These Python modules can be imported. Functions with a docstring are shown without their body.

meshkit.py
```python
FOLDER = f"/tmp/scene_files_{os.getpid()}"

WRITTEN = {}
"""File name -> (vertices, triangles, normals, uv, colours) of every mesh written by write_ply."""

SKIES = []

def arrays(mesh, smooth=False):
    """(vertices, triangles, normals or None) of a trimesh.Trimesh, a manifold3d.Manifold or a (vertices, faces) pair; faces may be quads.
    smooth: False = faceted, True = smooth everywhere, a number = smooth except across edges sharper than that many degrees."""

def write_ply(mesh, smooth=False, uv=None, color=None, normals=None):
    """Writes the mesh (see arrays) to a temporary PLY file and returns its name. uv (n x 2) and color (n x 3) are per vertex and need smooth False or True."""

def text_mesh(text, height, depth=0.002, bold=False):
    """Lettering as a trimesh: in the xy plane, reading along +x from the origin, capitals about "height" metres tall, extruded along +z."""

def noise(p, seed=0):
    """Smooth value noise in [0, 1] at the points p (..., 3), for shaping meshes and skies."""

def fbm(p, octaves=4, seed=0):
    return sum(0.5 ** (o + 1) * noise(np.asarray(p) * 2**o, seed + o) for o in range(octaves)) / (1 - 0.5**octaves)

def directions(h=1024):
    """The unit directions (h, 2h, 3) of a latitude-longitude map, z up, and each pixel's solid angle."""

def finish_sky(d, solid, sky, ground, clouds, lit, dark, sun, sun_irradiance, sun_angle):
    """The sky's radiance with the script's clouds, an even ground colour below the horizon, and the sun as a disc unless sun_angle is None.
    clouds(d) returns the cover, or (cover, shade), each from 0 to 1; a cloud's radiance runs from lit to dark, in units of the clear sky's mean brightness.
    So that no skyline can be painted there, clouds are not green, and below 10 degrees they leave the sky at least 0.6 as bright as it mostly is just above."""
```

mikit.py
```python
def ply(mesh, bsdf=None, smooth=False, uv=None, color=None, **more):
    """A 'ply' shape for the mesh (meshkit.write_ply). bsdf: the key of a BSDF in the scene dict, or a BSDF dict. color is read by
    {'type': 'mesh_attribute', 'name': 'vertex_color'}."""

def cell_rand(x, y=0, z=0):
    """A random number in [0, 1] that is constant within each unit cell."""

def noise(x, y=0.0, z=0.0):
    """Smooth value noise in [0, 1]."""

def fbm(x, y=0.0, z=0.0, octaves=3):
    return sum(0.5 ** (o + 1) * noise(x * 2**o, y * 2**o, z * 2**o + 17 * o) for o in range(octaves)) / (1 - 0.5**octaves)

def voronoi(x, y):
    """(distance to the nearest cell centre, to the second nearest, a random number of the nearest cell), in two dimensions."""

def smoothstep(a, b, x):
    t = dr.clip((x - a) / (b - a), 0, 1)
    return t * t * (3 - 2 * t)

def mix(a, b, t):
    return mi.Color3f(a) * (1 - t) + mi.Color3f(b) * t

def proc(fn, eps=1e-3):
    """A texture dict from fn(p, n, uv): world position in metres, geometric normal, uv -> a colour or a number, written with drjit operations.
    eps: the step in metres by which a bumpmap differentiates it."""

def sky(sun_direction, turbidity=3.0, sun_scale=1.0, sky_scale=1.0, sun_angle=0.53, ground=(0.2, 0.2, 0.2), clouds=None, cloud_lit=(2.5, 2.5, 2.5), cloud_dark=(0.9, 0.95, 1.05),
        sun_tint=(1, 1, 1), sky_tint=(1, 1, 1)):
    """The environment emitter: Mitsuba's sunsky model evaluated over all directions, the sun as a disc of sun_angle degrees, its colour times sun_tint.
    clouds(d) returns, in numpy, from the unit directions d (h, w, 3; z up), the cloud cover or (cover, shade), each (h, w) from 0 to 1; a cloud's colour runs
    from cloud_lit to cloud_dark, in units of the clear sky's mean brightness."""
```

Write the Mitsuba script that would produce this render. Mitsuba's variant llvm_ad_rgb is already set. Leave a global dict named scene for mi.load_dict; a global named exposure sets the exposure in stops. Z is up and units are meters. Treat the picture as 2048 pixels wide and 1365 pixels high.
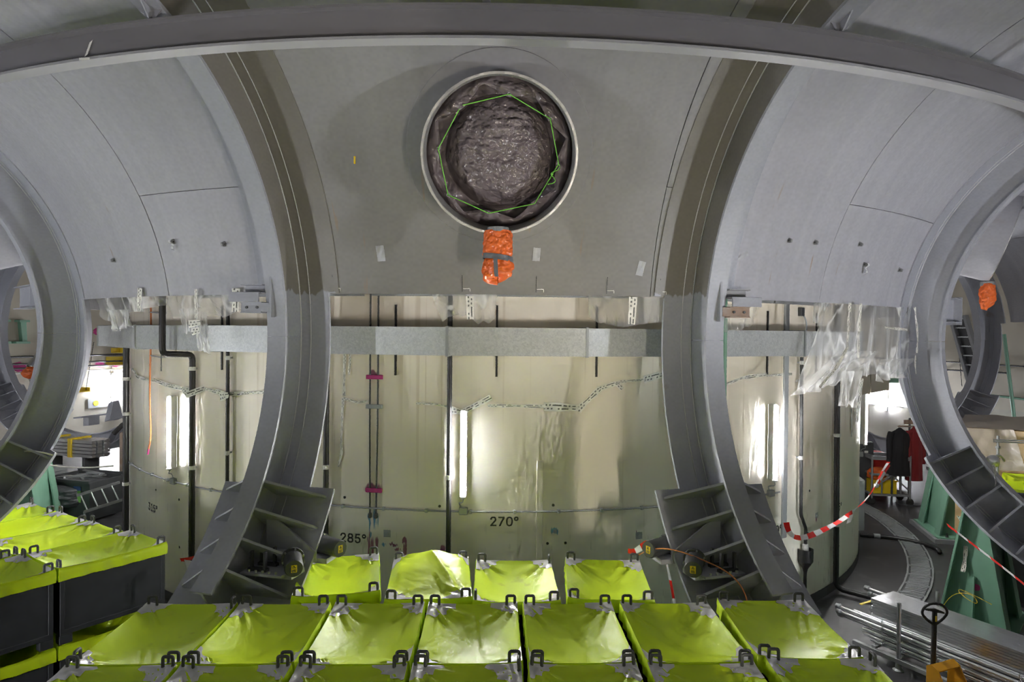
import math, random
import numpy as np, trimesh, shapely.geometry as sg
import manifold3d as m3
import drjit as dr
import mitsuba as mi
import mikit, meshkit
from mikit import proc, noise, fbm, smoothstep, mix, voronoi, cell_rand

# ------------------------------------------------------------------ camera, light, exposure
T = mi.ScalarTransform4f
EYE_Z = 4.45
eye = [17.797, -0.1014, EYE_Z]
fwd = np.array([-0.99958414, 0.02684455, -0.01053144])
upv = np.array([-0.01077642, -0.00899739, 0.99990145])
scene = {"type": "scene"}
scene["camera"] = {
    "type": "perspective", "fov_axis": "x", "fov": math.degrees(2 * math.atan(1024 / 1352.66)),
    "near_clip": 0.05, "far_clip": 200.0,
    "to_world": T().look_at(origin=eye, target=(np.array(eye) + fwd).tolist(), up=upv.tolist()),
}
exposure = 2.0
INNER_TUBE = 88.0          # radiance of the tube lamps on the inner wall
OUTER_TUBE = 205.0          # radiance of the tube lamps on the outer wall
TUBE_RGB = (1.0, 0.985, 0.96)
FLOOD_RGB = (0.91, 0.93, 1.0)

labels = {}
rng = random.Random(7)
nrng = np.random.default_rng(7)

# ------------------------------------------------------------------ bookkeeping
_used = {}


def fresh(base):
    n = _used.get(base, 0)
    _used[base] = n + 1
    return base if n == 0 else f"{base}_{n:03d}"


def put(key, mesh, mat, smooth=False, **kw):
    scene[key] = mesh if isinstance(mesh, dict) else mikit.ply(mesh, mat, smooth, **kw)
    return key


class Thing:
    def __init__(self, base, label, cat=None, group=None, kind=None):
        self.key = fresh(base)
        labels[self.key] = {"label": label}
        if cat:
            labels[self.key]["category"] = cat
        if group:
            labels[self.key]["group"] = group
        if kind:
            labels[self.key]["kind"] = kind

    def part(self, base, mesh, mat=None, smooth=False, label=None, under=None, kind=None, **kw):
        k = fresh((under or self.key) + "__" + base)
        put(k, mesh, mat, smooth, **kw)
        if label or kind:
            labels[k] = {}
            if label:
                labels[k]["label"] = label
            if kind:
                labels[k]["kind"] = kind
        return k


def single(base, label, cat, mesh, mat, smooth=False, group=None, kind=None, **kw):
    k = fresh(base)
    put(k, mesh, mat, smooth, **kw)
    labels[k] = {"label": label}
    if cat:
        labels[k]["category"] = cat
    if group:
        labels[k]["group"] = group
    if kind:
        labels[k]["kind"] = kind
    return k


def with_world(shape, tw):
    return {**shape, "to_world": tw}


# ------------------------------------------------------------------ mesh helpers
def join(ms):
    return trimesh.util.concatenate(ms)


def mat4(rotz=0.0, loc=(0, 0, 0)):
    a = math.radians(rotz)
    m = np.eye(4)
    m[:2, :2] = [[math.cos(a), -math.sin(a)], [math.sin(a), math.cos(a)]]
    m[:3, 3] = loc
    return m


def moved(mesh, rotz=0.0, loc=(0, 0, 0)):
    mm = mesh.copy()
    mm.apply_transform(mat4(rotz, loc))
    return mm


def box(x0, x1, y0, y1, z0, z1, bevel=0.0):
    if bevel <= 0:
        b = trimesh.creation.box(extents=(x1 - x0, y1 - y0, z1 - z0))
        b.apply_translation(((x0 + x1) / 2, (y0 + y1) / 2, (z0 + z1) / 2))
        return b
    pts = []
    for sx, x in ((1, x0), (-1, x1)):
        for sy, y in ((1, y0), (-1, y1)):
            for sz, z in ((1, z0), (-1, z1)):
                pts += [(x + sx * bevel, y + sy * bevel, z), (x + sx * bevel, y, z + sz * bevel), (x, y + sy * bevel, z + sz * bevel)]
    return trimesh.convex.convex_hull(np.array(pts))


def hull(pts):
    return trimesh.convex.convex_hull(np.asarray(pts, float))


def bar(a, b, w, h=None, up=(0, 0, 1)):
    """A rectangular bar from a to b: w across, h along up."""
    a, b = np.asarray(a, float), np.asarray(b, float)
    h = w if h is None else h
    d = (b - a) / np.linalg.norm(b - a)
    s = np.cross(d, up)
    if np.linalg.norm(s) < 1e-6:
        s = np.cross(d, (1, 0, 0))
    s /= np.linalg.norm(s)
    u = np.cross(s, d)
    return hull([p + i * s * w / 2 + j * u * h / 2 for p in (a, b) for i in (-1, 1) for j in (-1, 1)])


def tube(path, r, sides=10, caps=True, closed=False):
    p = np.asarray(path, float)
    n = len(p)
    if closed:
        t = np.roll(p, -1, 0) - np.roll(p, 1, 0)
    else:
        t = np.gradient(p, axis=0)
    t /= np.linalg.norm(t, axis=1, keepdims=True) + 1e-12
    rr = np.broadcast_to(r, (n,))
    ref = np.array([0, 0, 1.0]) if abs(t[0, 2]) < 0.9 else np.array([1.0, 0, 0])
    a = np.cross(t[0], ref)
    a /= np.linalg.norm(a)
    A = []
    for i in range(n):
        a = a - t[i] * (a @ t[i])
        a /= np.linalg.norm(a)
        A.append(a)
    A = np.array(A)
    B = np.cross(t, A)
    ang = np.arange(sides) * 2 * np.pi / sides
    v = (p[:, None] + rr[:, None, None] * (np.cos(ang)[None, :, None] * A[:, None] + np.sin(ang)[None, :, None] * B[:, None])).reshape(-1, 3)
    f = []
    for i in range(n if closed else n - 1):
        i2 = (i + 1) % n
        for j in range(sides):
            j2 = (j + 1) % sides
            f += [[i * sides + j, i * sides + j2, i2 * sides + j2], [i * sides + j, i2 * sides + j2, i2 * sides + j]]
    if caps and not closed:
        v = np.vstack([v, p[0], p[-1]])
        for j in range(sides):
            j2 = (j + 1) % sides
            f += [[n * sides, j2, j], [n * sides + 1, (n - 1) * sides + j, (n - 1) * sides + j2]]
    return trimesh.Trimesh(v, np.array(f), process=False)


def rod(a, b, r, sides=12):
    return tube([a, b], r, sides)


def fillet(pts, rad, n=6):
    """A polyline with rounded corners."""
    p = [np.asarray(q, float) for q in pts]
    out = [p[0]]
    for i in range(1, len(p) - 1):
        d0, d1 = p[i - 1] - p[i], p[i + 1] - p[i]
        l = min(rad, np.linalg.norm(d0) * 0.49, np.linalg.norm(d1) * 0.49)
        a, b = p[i] + d0 / np.linalg.norm(d0) * l, p[i] + d1 / np.linalg.norm(d1) * l
        for k in range(n + 1):
            s = k / n
            out.append((1 - s) ** 2 * a + 2 * s * (1 - s) * p[i] + s * s * b)
    out.append(p[-1])
    return np.array(out)


def smoothpath(pts, n=60):
    from scipy.interpolate import CubicSpline
    p = np.asarray(pts, float)
    s = np.concatenate([[0], np.cumsum(np.linalg.norm(np.diff(p, axis=0), axis=1))])
    return CubicSpline(s, p)(np.linspace(0, s[-1], n))


def lathe(profile, n=32, axis="z"):
    """profile: (radius, height) pairs; closed surfaces start and end on radius 0."""
    m = trimesh.creation.revolve(np.asarray(profile, float), sections=n)
    if axis == "x":
        m.apply_transform(trimesh.transformations.rotation_matrix(math.pi / 2, (0, 1, 0)))
    if axis == "y":
        m.apply_transform(trimesh.transformations.rotation_matrix(-math.pi / 2, (1, 0, 0)))
    return m


def prism(poly, h):
    return trimesh.creation.extrude_polygon(sg.Polygon(poly), h, engine="earcut")


def grid_mesh(P, closed_u=False):
    """P (nu, nv, 3) -> an open surface."""
    nu, nv = P.shape[:2]
    i, j = np.meshgrid(np.arange(nu if closed_u else nu - 1), np.arange(nv - 1), indexing="ij")
    i2 = (i + 1) % nu
    a, b, c, d = i * nv + j, i2 * nv + j, i2 * nv + j + 1, i * nv + j + 1
    f = np.concatenate([np.stack([a, b, c], -1).reshape(-1, 3), np.stack([a, c, d], -1).reshape(-1, 3)])
    return trimesh.Trimesh(P.reshape(-1, 3), f, process=False)


def slab(P, Q):
    """A closed sheet between the grids P and Q (nu, nv, 3): their surfaces and the four rims."""
    nu, nv = P.shape[:2]
    g1, g2 = grid_mesh(P), grid_mesh(Q)
    g2.faces = g2.faces[:, ::-1]
    rim = np.concatenate([np.stack([np.arange(nu), np.zeros(nu, int)], 1), np.stack([np.full(nv - 1, nu - 1), np.arange(1, nv)], 1),
                          np.stack([np.arange(nu - 2, -1, -1), np.full(nu - 1, nv - 1)], 1), np.stack([np.zeros(nv - 2, int), np.arange(nv - 2, 0, -1)], 1)])
    k = rim[:, 0] * nv + rim[:, 1]
    n = len(k)
    v = np.vstack([P.reshape(-1, 3)[k], Q.reshape(-1, 3)[k]])
    f = []
    for a in range(n):
        b = (a + 1) % n
        f += [[a, n + a, n + b], [a, n + b, b]]
    return join([g1, g2, trimesh.Trimesh(v, np.array(f), process=False)])


def er(az):
    a = math.radians(az)
    return np.array([math.cos(a), math.sin(a), 0.0])


def et(az):
    a = math.radians(az)
    return np.array([-math.sin(a), math.cos(a), 0.0])


def cp(r, az, z):
    return er(az) * r + np.array([0, 0, z])


def on(az, r, mesh, z=0.0):
    """A mesh in local axes (x outward, y to the right as seen from outside, z up), set at radius r and azimuth az."""
    return moved(mesh, az, cp(r, az, z))


# torus tube: angle th is 0 at the inner equator, 90 at the crown, 180 at the outer equator
RC, ZC, AF, AS = 13.245, EYE_Z - 0.057, 3.183, 3.679
DAZ = -0.38


def tp(a, th, az=None, t=0.0):
    """A point at tube radius a and angle th: in ring coordinates (rho, t, z), or in the world when az is given."""
    q = math.radians(th)
    rho, z = RC - a * math.cos(q), ZC + a * math.sin(q)
    return np.array([rho, t, z]) if az is None else er(az) * rho + et(az) * t + np.array([0, 0, z])


def sector(a0, a1, th0, th1, t0, t1, n):
    th = np.radians(np.linspace(th0, th1, n + 1))
    def g(t):
        return np.stack([np.stack([RC - a * np.cos(th), 0 * th + t, ZC + a * np.sin(th)], -1) for a in (a0, a1)], 1)
    m = slab(g(t0), g(t1))
    if m.volume < 0:
        m.invert()
    return m

# ------------------------------------------------------------------ materials
def rgb(*c):
    return {"type": "rgb", "value": list(c)}


def principled(color, rough=0.5, metallic=0.0, spec=0.5, **kw):
    c = color if isinstance(color, dict) else rgb(*color)
    return {"type": "principled", "base_color": c, "roughness": rough, "metallic": metallic, "specular": spec, **kw}


def material(name, bsdf, two=True, bump=None):
    if bump is not None:
        fn, scale, eps = bump
        bsdf = {"type": "bumpmap", "arbitrary": proc(fn, eps), "scale": scale, "bsdf": bsdf}
    scene["mat_" + name] = {"type": "twosided", "bsdf": bsdf} if two else bsdf
    return "mat_" + name


def azimuth(p):
    return dr.atan2(p.y, p.x) * 57.29578


def shell_color(p, n, uv):
    az, r = azimuth(p), dr.sqrt(p.x * p.x + p.y * p.y)
    th = dr.atan2(p.z - ZC, RC - r)
    streak = fbm(az * 2.2, 3.1, th * 0.8, 3)
    blot = fbm(p.x * 0.9, p.y * 0.9, p.z * 0.9, 3)
    fine = noise(p.x * 30, p.y * 30, p.z * 30)
    base = mix((0.285, 0.288, 0.325), (0.37, 0.37, 0.40), 0.6 * streak + 0.4 * blot)
    # the bay in front kept a brownish film above the old water line
    brown = smoothstep(15.1, 14.6, dr.abs(az - DAZ)) * smoothstep(4.70, 4.95, p.z + 0.10 * noise(p.x * 5, p.y * 5, 1.0)) 
    base = mix(base, mix((0.165, 0.160, 0.153), (0.215, 0.208, 0.197), blot), brown * (0.55 + 0.45 * smoothstep(7.4, 5.2, p.z)))
    smear = smoothstep(1.2, 0.5, dr.square((az - 3.2) / 2.4) + dr.square((th - 12.3 + 1.2 * (noise(az * 3, 2.0, 1.0) - 0.5)) / 1.0)) * smoothstep(0.3, 0.6, noise(az * 5, th * 3, 2.0))
    base = mix(base, (0.44, 0.44, 0.43), smear * 0.6)
    rust = smoothstep(0.74, 0.84, fbm(az * 1.7, p.z * 1.3, 4.0, 3)) * smoothstep(7.0, 5.6, p.z) * smoothstep(0.5, 0.8, noise(az * 6, p.z * 4, 9.0))
    base = mix(base, (0.27, 0.17, 0.08), rust * 0.55)
    return base * (0.95 + 0.10 * fine)


def ring_color(p, n, uv):
    az = azimuth(p)
    blot = fbm(p.x * 1.1, p.y * 1.1, p.z * 1.1, 3)
    base = mix((0.25, 0.26, 0.30), (0.31, 0.317, 0.35), blot)
    drip = 4.86 + 0.10 * noise(p.x * 9, p.y * 9, 2.0) + 0.05 * noise(p.x * 30, p.y * 30, 5.0)
    rr = dr.sqrt(p.x * p.x + p.y * p.y) - RC
    a = dr.sqrt(rr * rr + dr.square(p.z - ZC))
    brown = smoothstep(0.0, 0.03, p.z - drip) * smoothstep(15.0, 14.95, dr.abs(az - DAZ)) * smoothstep(AF + 0.012, AF + 0.022, a)
    base = mix(base, mix((0.135, 0.124, 0.104), (0.175, 0.162, 0.14), blot), brown * 0.9)
    rust = smoothstep(0.72, 0.86, fbm(p.x * 2.7, p.y * 2.7, p.z * 2.1 + 9, 4))
    base = mix(base, (0.17, 0.115, 0.075), rust * 0.5)
    return base * (0.95 + 0.10 * noise(p.x * 40, p.y * 40, p.z * 40))


# sprayed survey marks: azimuth, height, half width in degrees, half height in metres, colour
_PK, _BL = (0.20, 0.035, 0.11), (0.03, 0.20, 0.36)
SPRAY = [(-12.05, 3.88, 0.55, 0.05, _PK), (-12.0, 2.27, 0.95, 0.07, _PK), (-12.35, 1.47, 0.17, 0.26, _PK), (-12.05, 1.36, 0.15, 0.22, _PK), (-11.6, 1.50, 0.18, 0.10, _PK), (-12.4, 1.78, 0.12, 0.13, _BL), (-11.85, 1.84, 0.17, 0.14, _BL),
         (-11.55, 1.82, 0.12, 0.09, _BL), (-12.15, 1.63, 0.09, 0.06, _BL), (-10.95, 1.49, 0.25, 0.035, _BL), (-10.0, 1.50, 0.42, 0.024, _PK), (-9.55, 1.43, 0.25, 0.03, _PK), (-9.0, 1.56, 0.22, 0.05, _PK), (-8.85, 1.44, 0.08, 0.13, _PK), (-5.6, 1.44, 0.55, 0.024, _PK), (-5.25, 1.47, 0.2, 0.05, _PK),
         (5.2, 1.72, 0.40, 0.05, _BL), (13.25, 1.62, 0.15, 0.05, _PK), (38.9, 1.38, 0.2, 0.04, _PK)]


def wall_color(p, n, uv):
    az = azimuth(p)
    blot = fbm(az * 0.35, p.z * 0.8, 1.0, 4)
    base = mix((0.81, 0.735, 0.605), (0.865, 0.80, 0.675), blot)
    run = smoothstep(0.66, 0.8, noise(az * 4.0, p.z * 0.18, 7.0)) * smoothstep(0.45, 0.75, fbm(az * 1.3, p.z * 0.5, 3.0, 3))
    base = mix(base, (0.45, 0.35, 0.21), run * 0.35)
    low = smoothstep(2.9, 1.2, p.z)
    base = mix(base, (0.70, 0.71, 0.60), low * 0.75)
    for a0, z0, sa, sz, c in SPRAY:
        d = dr.square((az - a0 + 0.25 * (noise(az * 7, p.z * 9, 1.0) - 0.5)) / sa) + dr.square((p.z - z0 + 0.05 * (noise(az * 9, p.z * 6, 5.0) - 0.5)) / sz)
        base = mix(base, c, 0.9 * smoothstep(1.25, 0.35, d))
    scuff = smoothstep(0.73, 0.82, fbm(az * 3.0, p.z * 4.0, 11.0, 4)) * smoothstep(2.6, 0.6, p.z)
    base = mix(base, (0.33, 0.32, 0.26), scuff * 0.5)
    return base


def wall_bump(p, n, uv):
    az = azimuth(p)
    return 0.7 * fbm(az * 1.1, p.z * 3.0, 2.0, 3) + 0.30 * noise(az * 5.0, p.z * 14.0, 4.0)


def outer_color(p, n, uv):
    az = azimuth(p)
    base = mix((0.33, 0.295, 0.235), (0.38, 0.35, 0.285), fbm(az * 0.4, p.z * 0.6, 1.0, 3))
    return mix(base, (0.33, 0.32, 0.275), smoothstep(1.86, 1.84, p.z) * 0.6)


def floor_color(p, n, uv):
    b = fbm(p.x * 0.8, p.y * 0.8, 0.0, 4)
    s = smoothstep(0.62, 0.8, fbm(p.x * 2.5, p.y * 2.5, 3.0, 4))
    return mix(mix((0.032, 0.032, 0.035), (0.050, 0.050, 0.054), b), (0.08, 0.08, 0.08), s * 0.35)


def galv_color(p, n, uv):
    az = azimuth(p) * 0.157
    _, _, c = voronoi(az * 40, p.z * 40)
    _, _, d = voronoi(az * 90 + 5, p.z * 90)
    seg = cell_rand(dr.floor(azimuth(p) / 11.76 + 0.386), 3.0, 1.0)
    return mix((0.42, 0.44, 0.45), (0.62, 0.635, 0.64), 0.45 * c + 0.3 * d + 0.25 * fbm(az * 3, p.z * 3, 1.0, 3)) * (0.85 + 0.25 * seg)


def cover_color(p, n, uv):
    b = fbm(p.x * 3, p.y * 3, p.z * 3, 3)
    dirt = smoothstep(0.68, 0.8, fbm(p.x * 5 + 3, p.y * 5, p.z * 5, 4))
    return mix(mix((0.52, 0.69, 0.008), (0.58, 0.75, 0.012), b), (0.30, 0.36, 0.03), dirt * 0.35)


def cover_bump(p, n, uv):
    return fbm(p.x * 14, p.y * 14, p.z * 9, 3) + 0.4 * noise(p.x * 60, p.y * 60, p.z * 60)


def bin_color(p, n, uv):
    return mix((0.022, 0.024, 0.028), (0.038, 0.040, 0.045), fbm(p.x * 4, p.y * 4, p.z * 4, 3))


def green_color(p, n, uv):
    return mix((0.135, 0.27, 0.195), (0.17, 0.32, 0.235), fbm(p.x * 2, p.y * 2, p.z * 2, 3))


def tape_print(p, n, uv):
    # white warning tape with rows of small dark print (too small to read)
    row = dr.abs(uv.y - 0.30) < 0.09
    row2 = dr.abs(uv.y - 0.70) < 0.09
    on_ = cell_rand(dr.floor(uv.x * 40), dr.floor(uv.y * 2), 4.0) > 0.45
    dark = (row | row2) & on_
    return dr.select(dark, mi.Color3f(0.12, 0.12, 0.11), mi.Color3f(0.80, 0.79, 0.72) * (0.85 + 0.3 * noise(uv.x * 9, uv.y * 3, 1.0)))


def barrier_color(p, n, uv):
    red = (uv.x - dr.floor(uv.x)) < 0.5
    return dr.select(red, mi.Color3f(0.62, 0.018, 0.012), mi.Color3f(0.72, 0.72, 0.72))


def plastic_color(p, n, uv):
    return mix((0.13, 0.105, 0.112), (0.20, 0.165, 0.175), fbm(p.x * 3, p.y * 3, p.z * 3, 3))


def plastic_bump(p, n, uv):
    a = fbm(p.x * 5, p.y * 5, p.z * 5, 4)
    return dr.abs(a - 0.5) * 2 + 0.5 * dr.abs(fbm(p.x * 11 + 3, p.y * 9, p.z * 13, 3) - 0.5)


SHELL = material("shell_paint", principled(proc(shell_color), 0.48, spec=0.35))
RING = material("ring_paint", principled(proc(ring_color), 0.45, spec=0.4))
WELD = material("weld", principled((0.37, 0.375, 0.385), 0.45))
BEAM = material("beam_paint", principled((0.165, 0.16, 0.175), 0.5))
BEAM_LOW = material("beam_flange_paint", principled((0.30, 0.30, 0.325), 0.5))
PATCH = material("grey_tape", principled((0.33, 0.335, 0.35), 0.35, 0.2), bump=(lambda p, n, uv: fbm(p.x * 30, p.y * 30, p.z * 30, 3), 0.008, 3e-3))
BAND_TAPE = material("dark_grey_tape", principled((0.13, 0.135, 0.15), 0.35, 0.2))
EDGE = material("bare_edge", principled((0.62, 0.61, 0.60), 0.35, 0.7), bump=(lambda p, n, uv: fbm(p.x * 25, p.y * 25, p.z * 25, 3), 0.01, 2e-3))
WALL = material("wall_paint", principled(proc(wall_color), 0.34, spec=0.20), bump=(wall_bump, 0.015, 4e-3))
OUTER = material("outer_wall", principled(proc(outer_color), 0.5))
CONCRETE = material("ceiling", principled((0.14, 0.135, 0.13), 0.8))
FLOOR = material("floor", principled(proc(floor_color), 0.42, spec=0.4))
GALV = material("galvanised", principled(proc(galv_color), 0.42, 0.35))
STEEL = material("steel", principled((0.44, 0.45, 0.46), 0.33, 0.8))
ALU = material("aluminium", principled((0.62, 0.63, 0.65), 0.28, 0.9))
ZINC = material("zinc", principled((0.33, 0.345, 0.355), 0.45, 0.4))
BLACK = material("black_pipe", principled((0.012, 0.012, 0.013), 0.4))
RUBBER = material("rubber", principled((0.018, 0.018, 0.018), 0.75))
DARK = material("dark_steel", principled((0.055, 0.058, 0.062), 0.5, 0.2))
MIDGREY = material("mid_grey", principled((0.20, 0.205, 0.215), 0.5))
WHITE = material("white_plastic", principled((0.72, 0.71, 0.68), 0.4))
COPPER = material("copper", principled((0.55, 0.20, 0.075), 0.4, 0.4))
COVER = material("cover_fabric", principled(proc(cover_color), 0.44, spec=0.6), bump=(cover_bump, 0.008, 3e-3))
BIN = material("bin", principled(proc(bin_color), 0.45))
DUCT_TAPE = material("duct_tape", principled((0.60, 0.605, 0.62), 0.33, 0.25), bump=(lambda p, n, uv: fbm(p.x * 22, p.y * 22, p.z * 22, 3), 0.008, 3e-3))
GREEN = material("green_paint", principled(proc(green_color), 0.42))
TAPE = material("printed_tape", principled(proc(tape_print), 0.5))
BARRIER = material("barrier_tape", principled(proc(barrier_color), 0.4))
GREYPLASTIC = material("grey_plastic", principled(proc(plastic_color), 0.23, spec=0.9), bump=(plastic_bump, 0.09, 4e-3))
INK = material("ink", principled((0.02, 0.02, 0.02), 0.5))
YELLOW = material("yellow", principled((0.70, 0.50, 0.02), 0.45))
AMBER = material("amber", principled((0.72, 0.34, 0.015), 0.4))
ORANGE = material("orange_bag", {"type": "principledthin", "base_color": rgb(0.80, 0.17, 0.03), "roughness": 0.25, "spec_trans": 0.0, "diff_trans": 0.5, "eta": 1.5}, two=False)
ORANGE_SOLID = material("orange_film", principled((0.72, 0.13, 0.02), 0.22, spec=0.7, clearcoat=0.6), bump=(lambda p, n, uv: dr.abs(fbm(p.x * 9, p.y * 9, p.z * 9, 3) - 0.5) * 2, 0.05, 3e-3))
FILM = material("clear_film", {"type": "blendbsdf",
                              "weight": proc(lambda p, n, uv: 0.05 + 0.22 * fbm(p.x * 3, p.y * 3, p.z * 1.2, 3) + 0.5 * smoothstep(0.055, 0.0, dr.abs(fbm(p.x * 3.1, p.y * 3.1, p.z * 1.3 + 7, 3) - 0.5))),
                              "clear": {"type": "thindielectric", "int_ior": 1.45},
                              "milky": {"type": "principledthin", "base_color": rgb(0.88, 0.89, 0.90), "roughness": 0.3, "spec_trans": 0.0, "diff_trans": 1.1, "eta": 1.45}}, two=False)
RED = material("red", principled((0.45, 0.02, 0.015), 0.5))
PINK = material("pink_spray", principled((0.36, 0.03, 0.16), 0.7))
BLUE = material("blue_spray", principled((0.06, 0.30, 0.52), 0.7))
CORD = material("green_cord", principled((0.20, 0.60, 0.08), 0.5))
PLY = material("plywood", principled(proc(lambda p, n, uv: mix((0.62, 0.43, 0.22), (0.72, 0.53, 0.30), fbm(p.x * 2, p.y * 2, p.z * 9, 3))), 0.6))
CLOTH_BLACK = material("black_cloth", principled((0.012, 0.012, 0.014), 0.9))
CLOTH_RED = material("red_cloth", principled((0.16, 0.012, 0.014), 0.85))
TARP = material("pale_tarp", principled((0.42, 0.36, 0.29), 0.35, spec=0.6))
SILVER = material("silver_pipe", principled((0.55, 0.55, 0.55), 0.25, 0.9))
RUSTY = material("rusty", principled(proc(lambda p, n, uv: mix((0.20, 0.105, 0.05), (0.30, 0.27, 0.25), fbm(p.x * 8, p.y * 8, p.z * 8, 3))), 0.7))


def lamp_emitter(key_rgb, power):
    return {"type": "area", "radiance": rgb(*(power * c for c in key_rgb))}


# ------------------------------------------------------------------ setting: floor, walls, ceiling
def annulus(r0, r1, z, n=180, up=True):
    a = np.linspace(0, 2 * np.pi, n + 1)
    P = np.stack([np.stack([r * np.cos(a), r * np.sin(a), 0 * a + z], -1) for r in np.linspace(r0, r1, 6)], 1)
    m = grid_mesh(P)
    if (m.face_normals[:, 2].mean() > 0) != up:
        m.invert()
    return m


def drum(r, z0, z1, outward=True, n=360, nz=6, thick=0.0):
    a = np.linspace(0, 2 * np.pi, n + 1)
    P = np.stack([np.stack([r * np.cos(a), r * np.sin(a), 0 * a + z], -1) for z in np.linspace(z0, z1, nz)], 1)
    m = grid_mesh(P)
    if ((m.face_normals * m.triangles_center).sum(1).mean() > 0) != outward:
        m.invert()
    return m


R_OUT, CEIL = 19.5, 9.6
single("floor", "dark grey painted concrete floor", None, annulus(8.3, R_OUT + 0.2, 0.0), FLOOR, kind="structure")
single("wall_inner", "curved glossy cream concrete drum wall in the middle", None, drum(8.5, -0.02, CEIL), WALL, True, kind="structure")
single("wall_outer", "cream outer wall beyond the steel rings", None, drum(R_OUT, -0.02, CEIL, False), OUTER, True, kind="structure")
single("ceiling", "dim concrete ceiling above the vessel", None, annulus(8.3, R_OUT + 0.2, CEIL, up=False), CONCRETE, kind="structure")
single("trim_1", "dark grey skirting band at the foot of the drum wall", None, drum(8.512, 0.0, 0.16), FLOOR, True, kind="structure")

# ------------------------------------------------------------------ torus vessel shell plates
vessel = Thing("torus_vessel", "grey painted upper shell of a huge torus vessel arching over the floor", "steel vessel")
VENTS = (-0.32, 59.6, -60.4)
V_R, V_EL, V_D = 0.81, 18.0, 7.2        # vent pipe: radius, slope, how far its mouth lies from the camera's radius


def vent_frame(az):
    """Mouth centre, axis towards the open end, and two axes across, of the vent pipe at this azimuth."""
    c = er(az) * (17.797 - 0.966 * V_D) + np.array([0, 0, EYE_Z + 0.2585 * V_D * 0.966 + 0.03])
    e = math.radians(V_EL)
    ax = er(az) * math.cos(e) - np.array([0, 0, math.sin(e)])
    s = et(az)
    return c, ax, s, np.cross(ax, s)


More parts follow.
